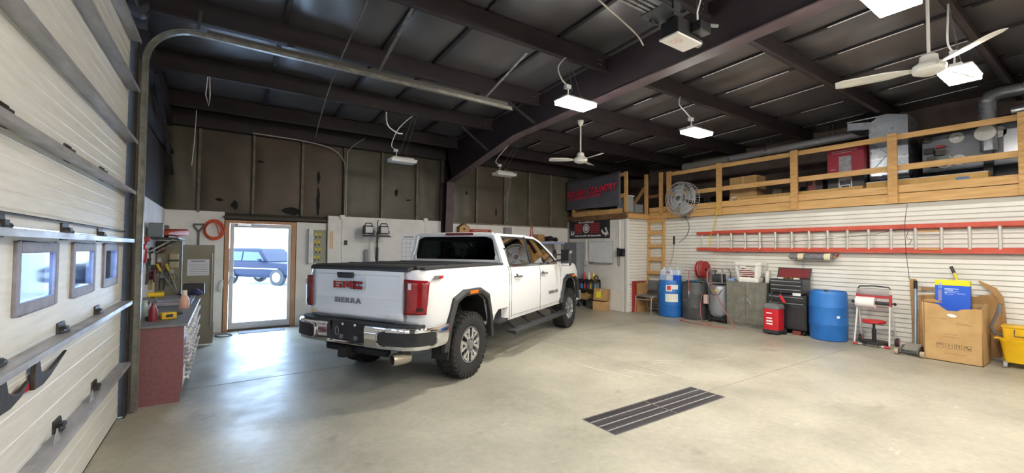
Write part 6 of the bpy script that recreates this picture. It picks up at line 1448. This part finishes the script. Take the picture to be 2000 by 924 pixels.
# tools standing at the back of the bench (bolt cutters), leaning on locker side
bc2 = thing('bolt_cutters', 'long handled bolt cutters with yellow grips leaning on the locker', 'bolt cutters', (-.62, 8.4, BZ))
for s in (-1, 1):
    b = MB(); b.tube([(.05, 0, .03), (-.06+.03*s, .06, .25), (-.14+.05*s, .14, .42)], .013, 8); h_ = b.build('handle', steel, bc2); b = MB(); b.tube([(-.14+.05*s, .14, .42), (-.19+.055*s, .17, .53)], .018, 8); b.build('grip', M('grip_yellow', 'c9b430', .5), h_)
b = MB(); b.box((.06, 0, .03), (.08, .03, .07), (0, .6, 0)); b.build('jaws', dk_grey, bc2)
# pegged tools on the end wall near the jamb
rr = random.Random(5)
TL = [(7.3, 1.55, '9c2a2c', 'red pipe wrench'), (7.0, 1.45, 'a23234', 'red handled clamp'), (7.5, 1.25, '3a3a3d', 'black hammer'), (6.8, 1.2, 'd4d4d0', 'white handled brush'), (6.6, 1.5, '6e2430', 'maroon pouch'), (7.7, 1.4, '4c5358', 'dark pry bar'), (7.9, 1.15, 'a08a3a', 'brass nozzle'), (6.4, 1.35, '33373c', 'black try square')]
for y, z, c, nm in TL:
    t = thing(nm.replace(' ', '_'), nm+' hanging on the end wall above the bench', 'tool', (XL+.014, y, z)); m_ = M('tl_'+nm.replace(' ', '_'), c, .5)
    b = MB(); b.tube([(.03, 0, .14), (.035, .01, 0), (.03, 0, -.16)], [.014, .012, .018], 8); b.build('handle', m_, t); b = MB(); b.box((.045, 0, .15), (.05, .1, .06), (rr.uniform(-.4, .4), 0, 0)); b.build('head', m_ if 'red' in nm else dk_grey, t, .006); b = MB(); b.cyl((0, 0, .17), (.04, 0, .17), .006, n=6); b.build('peg', steel, t)
rl_ = thing('cord_reel', 'dark red hand reel of cord hanging on the end wall', 'reel', (XL+.014, 7.75, 1.2)); b = MB(); b.lathe([(.03, .0), (.1, .0), (.1, .015), (.06, .02), (.06, .06), (.1, .065), (.1, .08), (.03, .08)], 20, (.01, 0, 0), 'x'); b.build('spool', M('reel_red', '5e1f27', .5), rl_); b = MB(); b.tube([(.08, 0, 0), (.12, .0, .0), (.12, .07, .02)], .008, 6); b.build('crank', silver, rl_)
b = MB(); b.bx(XL+.013, XL+.05, 6.15, 6.25, 1.3, 1.75); tag(b.build('white_level', white_pl, None, .004), 'white framed narrow board on the end wall by the jamb', 'board')
# things on the bench top
sp_ = thing('spray_bottle', 'pink fluid bottle standing on the bench top', 'bottle', (-.42, 7.0, BZ)); b = MB(); b.lathe([(0, 0), (.05, 0), (.055, .02), (.055, .11), (.04, .15), (.03, .17), (0, .17)], 18); b.build('bottle', M('pink_fluid', 'd9aa97', .4), sp_); b = MB(); b.lathe([(0, .17), (.028, .17), (.03, .2), (.03, .235), (0, .235)], 14); b.build('cap', M('cap_cream', 'e3d3c4', .5), sp_)
dr1 = thing('cordless_drill', 'yellow and black cordless drill lying near the bench end', 'drill', (-.52, 6.05, BZ), .4)
b = MB(); b.bx(-.05, .09, -.04, .04, .0, .075); b.build('motor_body', M('drill_yellow', 'd9b21e', .45), dr1, .012); b = MB(); b.cyl((.09, 0, .05), (.15, 0, .05), .02, .014); b.build('chuck', black, dr1); b = MB(); b.box((-.12, .0, .028), (.12, .05, .05)); b.build('grip', black, dr1, .01); b = MB(); b.box((.02, -.045, .04), (.06, .006, .03)); b.build('side_badge', black, dr1)
dr2 = thing('impact_driver', 'yellow impact driver standing at the back of the bench', 'drill', (-.72, 6.9, BZ), .2)
b = MB(); b.cyl((-.06, 0, .2), (.1, 0, .2), .035); b.build('motor_body', M('drill_yellow', 'd9b21e'), dr2); b = MB(); b.bar((-.03, 0, .03), (-.01, 0, .18), .04, .05); b.build('grip', black, dr2); b = MB(); b.bx(-.08, .03, -.04, .04, 0, .04); b.build('battery', black, dr2, .006)
b = MB(); b.bx(-.80, -.36, 7.35, 8.2, BZ+.0, BZ+.05); b.bx(-.78, -.38, 7.4, 8.1, BZ+.05, BZ+.075); tag(b.build('foam_slab', M('foam_grey', 'a5a4ad', .8, col2='94939c', scale=20), None, .015), 'thick grey foam pad lying across the bench', 'pad')
lbox('battery_case', -.50, -.24, 8.0, 8.16, BZ+.077, BZ+.24, M('case_black', '2d2e30', .5), 'black box with white rim on the grey foam pad', 'box')
bundle('blue_gloves', (-.33, 7.75, BZ+.077), 'dark blue gloves draped on the foam pad edge', 'gloves', M('glove_navy', '3b3f66', .7), (.7, 1.2, .8))
for x, y, c, lb_ in ((-.78, 6.15, 'd7d9d4', 'white spray bottle with red trigger by the jamb'), (-.74, 6.38, '9fb0ac', 'pale green spray bottle on the near bench'), (-.66, 6.22, 'c9ccd6', 'silver can on the near bench'), (-.62, 5.95, '7c2430', 'dark red cylinder tool on the near bench')):
    t = thing('shop_bottle', lb_, 'bottle', (x, y, BZ)); b = MB(); b.lathe([(0, 0), (.04, 0), (.042, .02), (.04, .12), (.016, .17), (.016, .19), (0, .19)], 14); b.build('bottle', M('sb_'+lb_[:8].replace(' ', '_'), c, .4), t); b = MB(); b.box((.012, 0, .205), (.06, .025, .03)); b.build('trigger', red_pt if 'red trigger' in lb_ else grey_pl, t, .004)
# ================================================================== OUTSIDE: parked SUV
su = thing('parked_suv', 'dark blue sport utility vehicle parked outside beyond glass door', 'car', (1.35, 22.9, -.06), -.85)
sm2 = M('suv_paint', '0d1429', .5, spec=.2)
def ssec(x, w, zb, zt): return [(x, -w*.9, zb), (x, -w, zb+.15), (x, -w, .8), (x, -w*.95, zt), (x, w*.95, zt), (x, w, .8), (x, w, zb+.15), (x, w*.9, zb)]
b = MB(); b.loft([ssec(x, w, zb, zt) for x, w, zb, zt in ((-1.25, .8, .45, .98), (-1.15, .88, .35, 1.05), (.9, .9, .33, 1.05), (1.2, .9, .33, 1.02), (2.4, .88, .35, .97), (2.75, .8, .4, .8))], False); b.build('body', sm2, su, .04)
b = MB(); b.loft([[(x0, -w, z), (x1, -w, z), (x1, w, z), (x0, w, z)] for x0, x1, w, z in ((-1.22, 1.3, .82, 1.03), (-1.15, .95, .75, 1.4), (-1.05, .75, .68, 1.6), (-.95, .6, .6, 1.64))], False); b.build('cabin', sm2, su, .03)
sgl = M('suv_glass', '3c4a66', .3, spec=.2)
for pts in ([(-1.0, 1.08), (-.15, 1.08), (-.15, 1.48), (-.95, 1.48)], [(-.08, 1.08), (1.1, 1.08), (.72, 1.45), (-.08, 1.48)]):
    b = MB(); b.add([(x, -(.84-(z-1.03)*.2), z) for x, z in pts], [(0, 1, 2, 3)]); b.build('side_window', sgl, su)
for x in (-.75, 1.85):
    for s in (-1, 1):
        b = MB(); b.lathe([(0, -.1), (.2, -.11), (.36, -.1), (.37, 0), (.36, .1), (0, .1)], 24, (x, s*.82, .37), 'y'); w_ = b.build('wheel', rubber, su); b = MB(); b.lathe([(0, -.12), (.2, -.115), (.22, -.1)], 20, (x, s*.82, .37), 'y'); b.build('hubcap', silver, w_)
b = MB(); b.box((1.0, -.98, 1.1), (.12, .16, .14)); b.build('mirror', sm2, su, .02)
b = MB(); b.bx(2.6, 2.78, -.7, .7, .55, .75); b.build('grille', M('suv_trim', '9aa0ab', .4), su)
b = MB(); b.bx(-.7, 1.9, -.91, -.9, .72, .76); b.build('side_trim', silver, su)
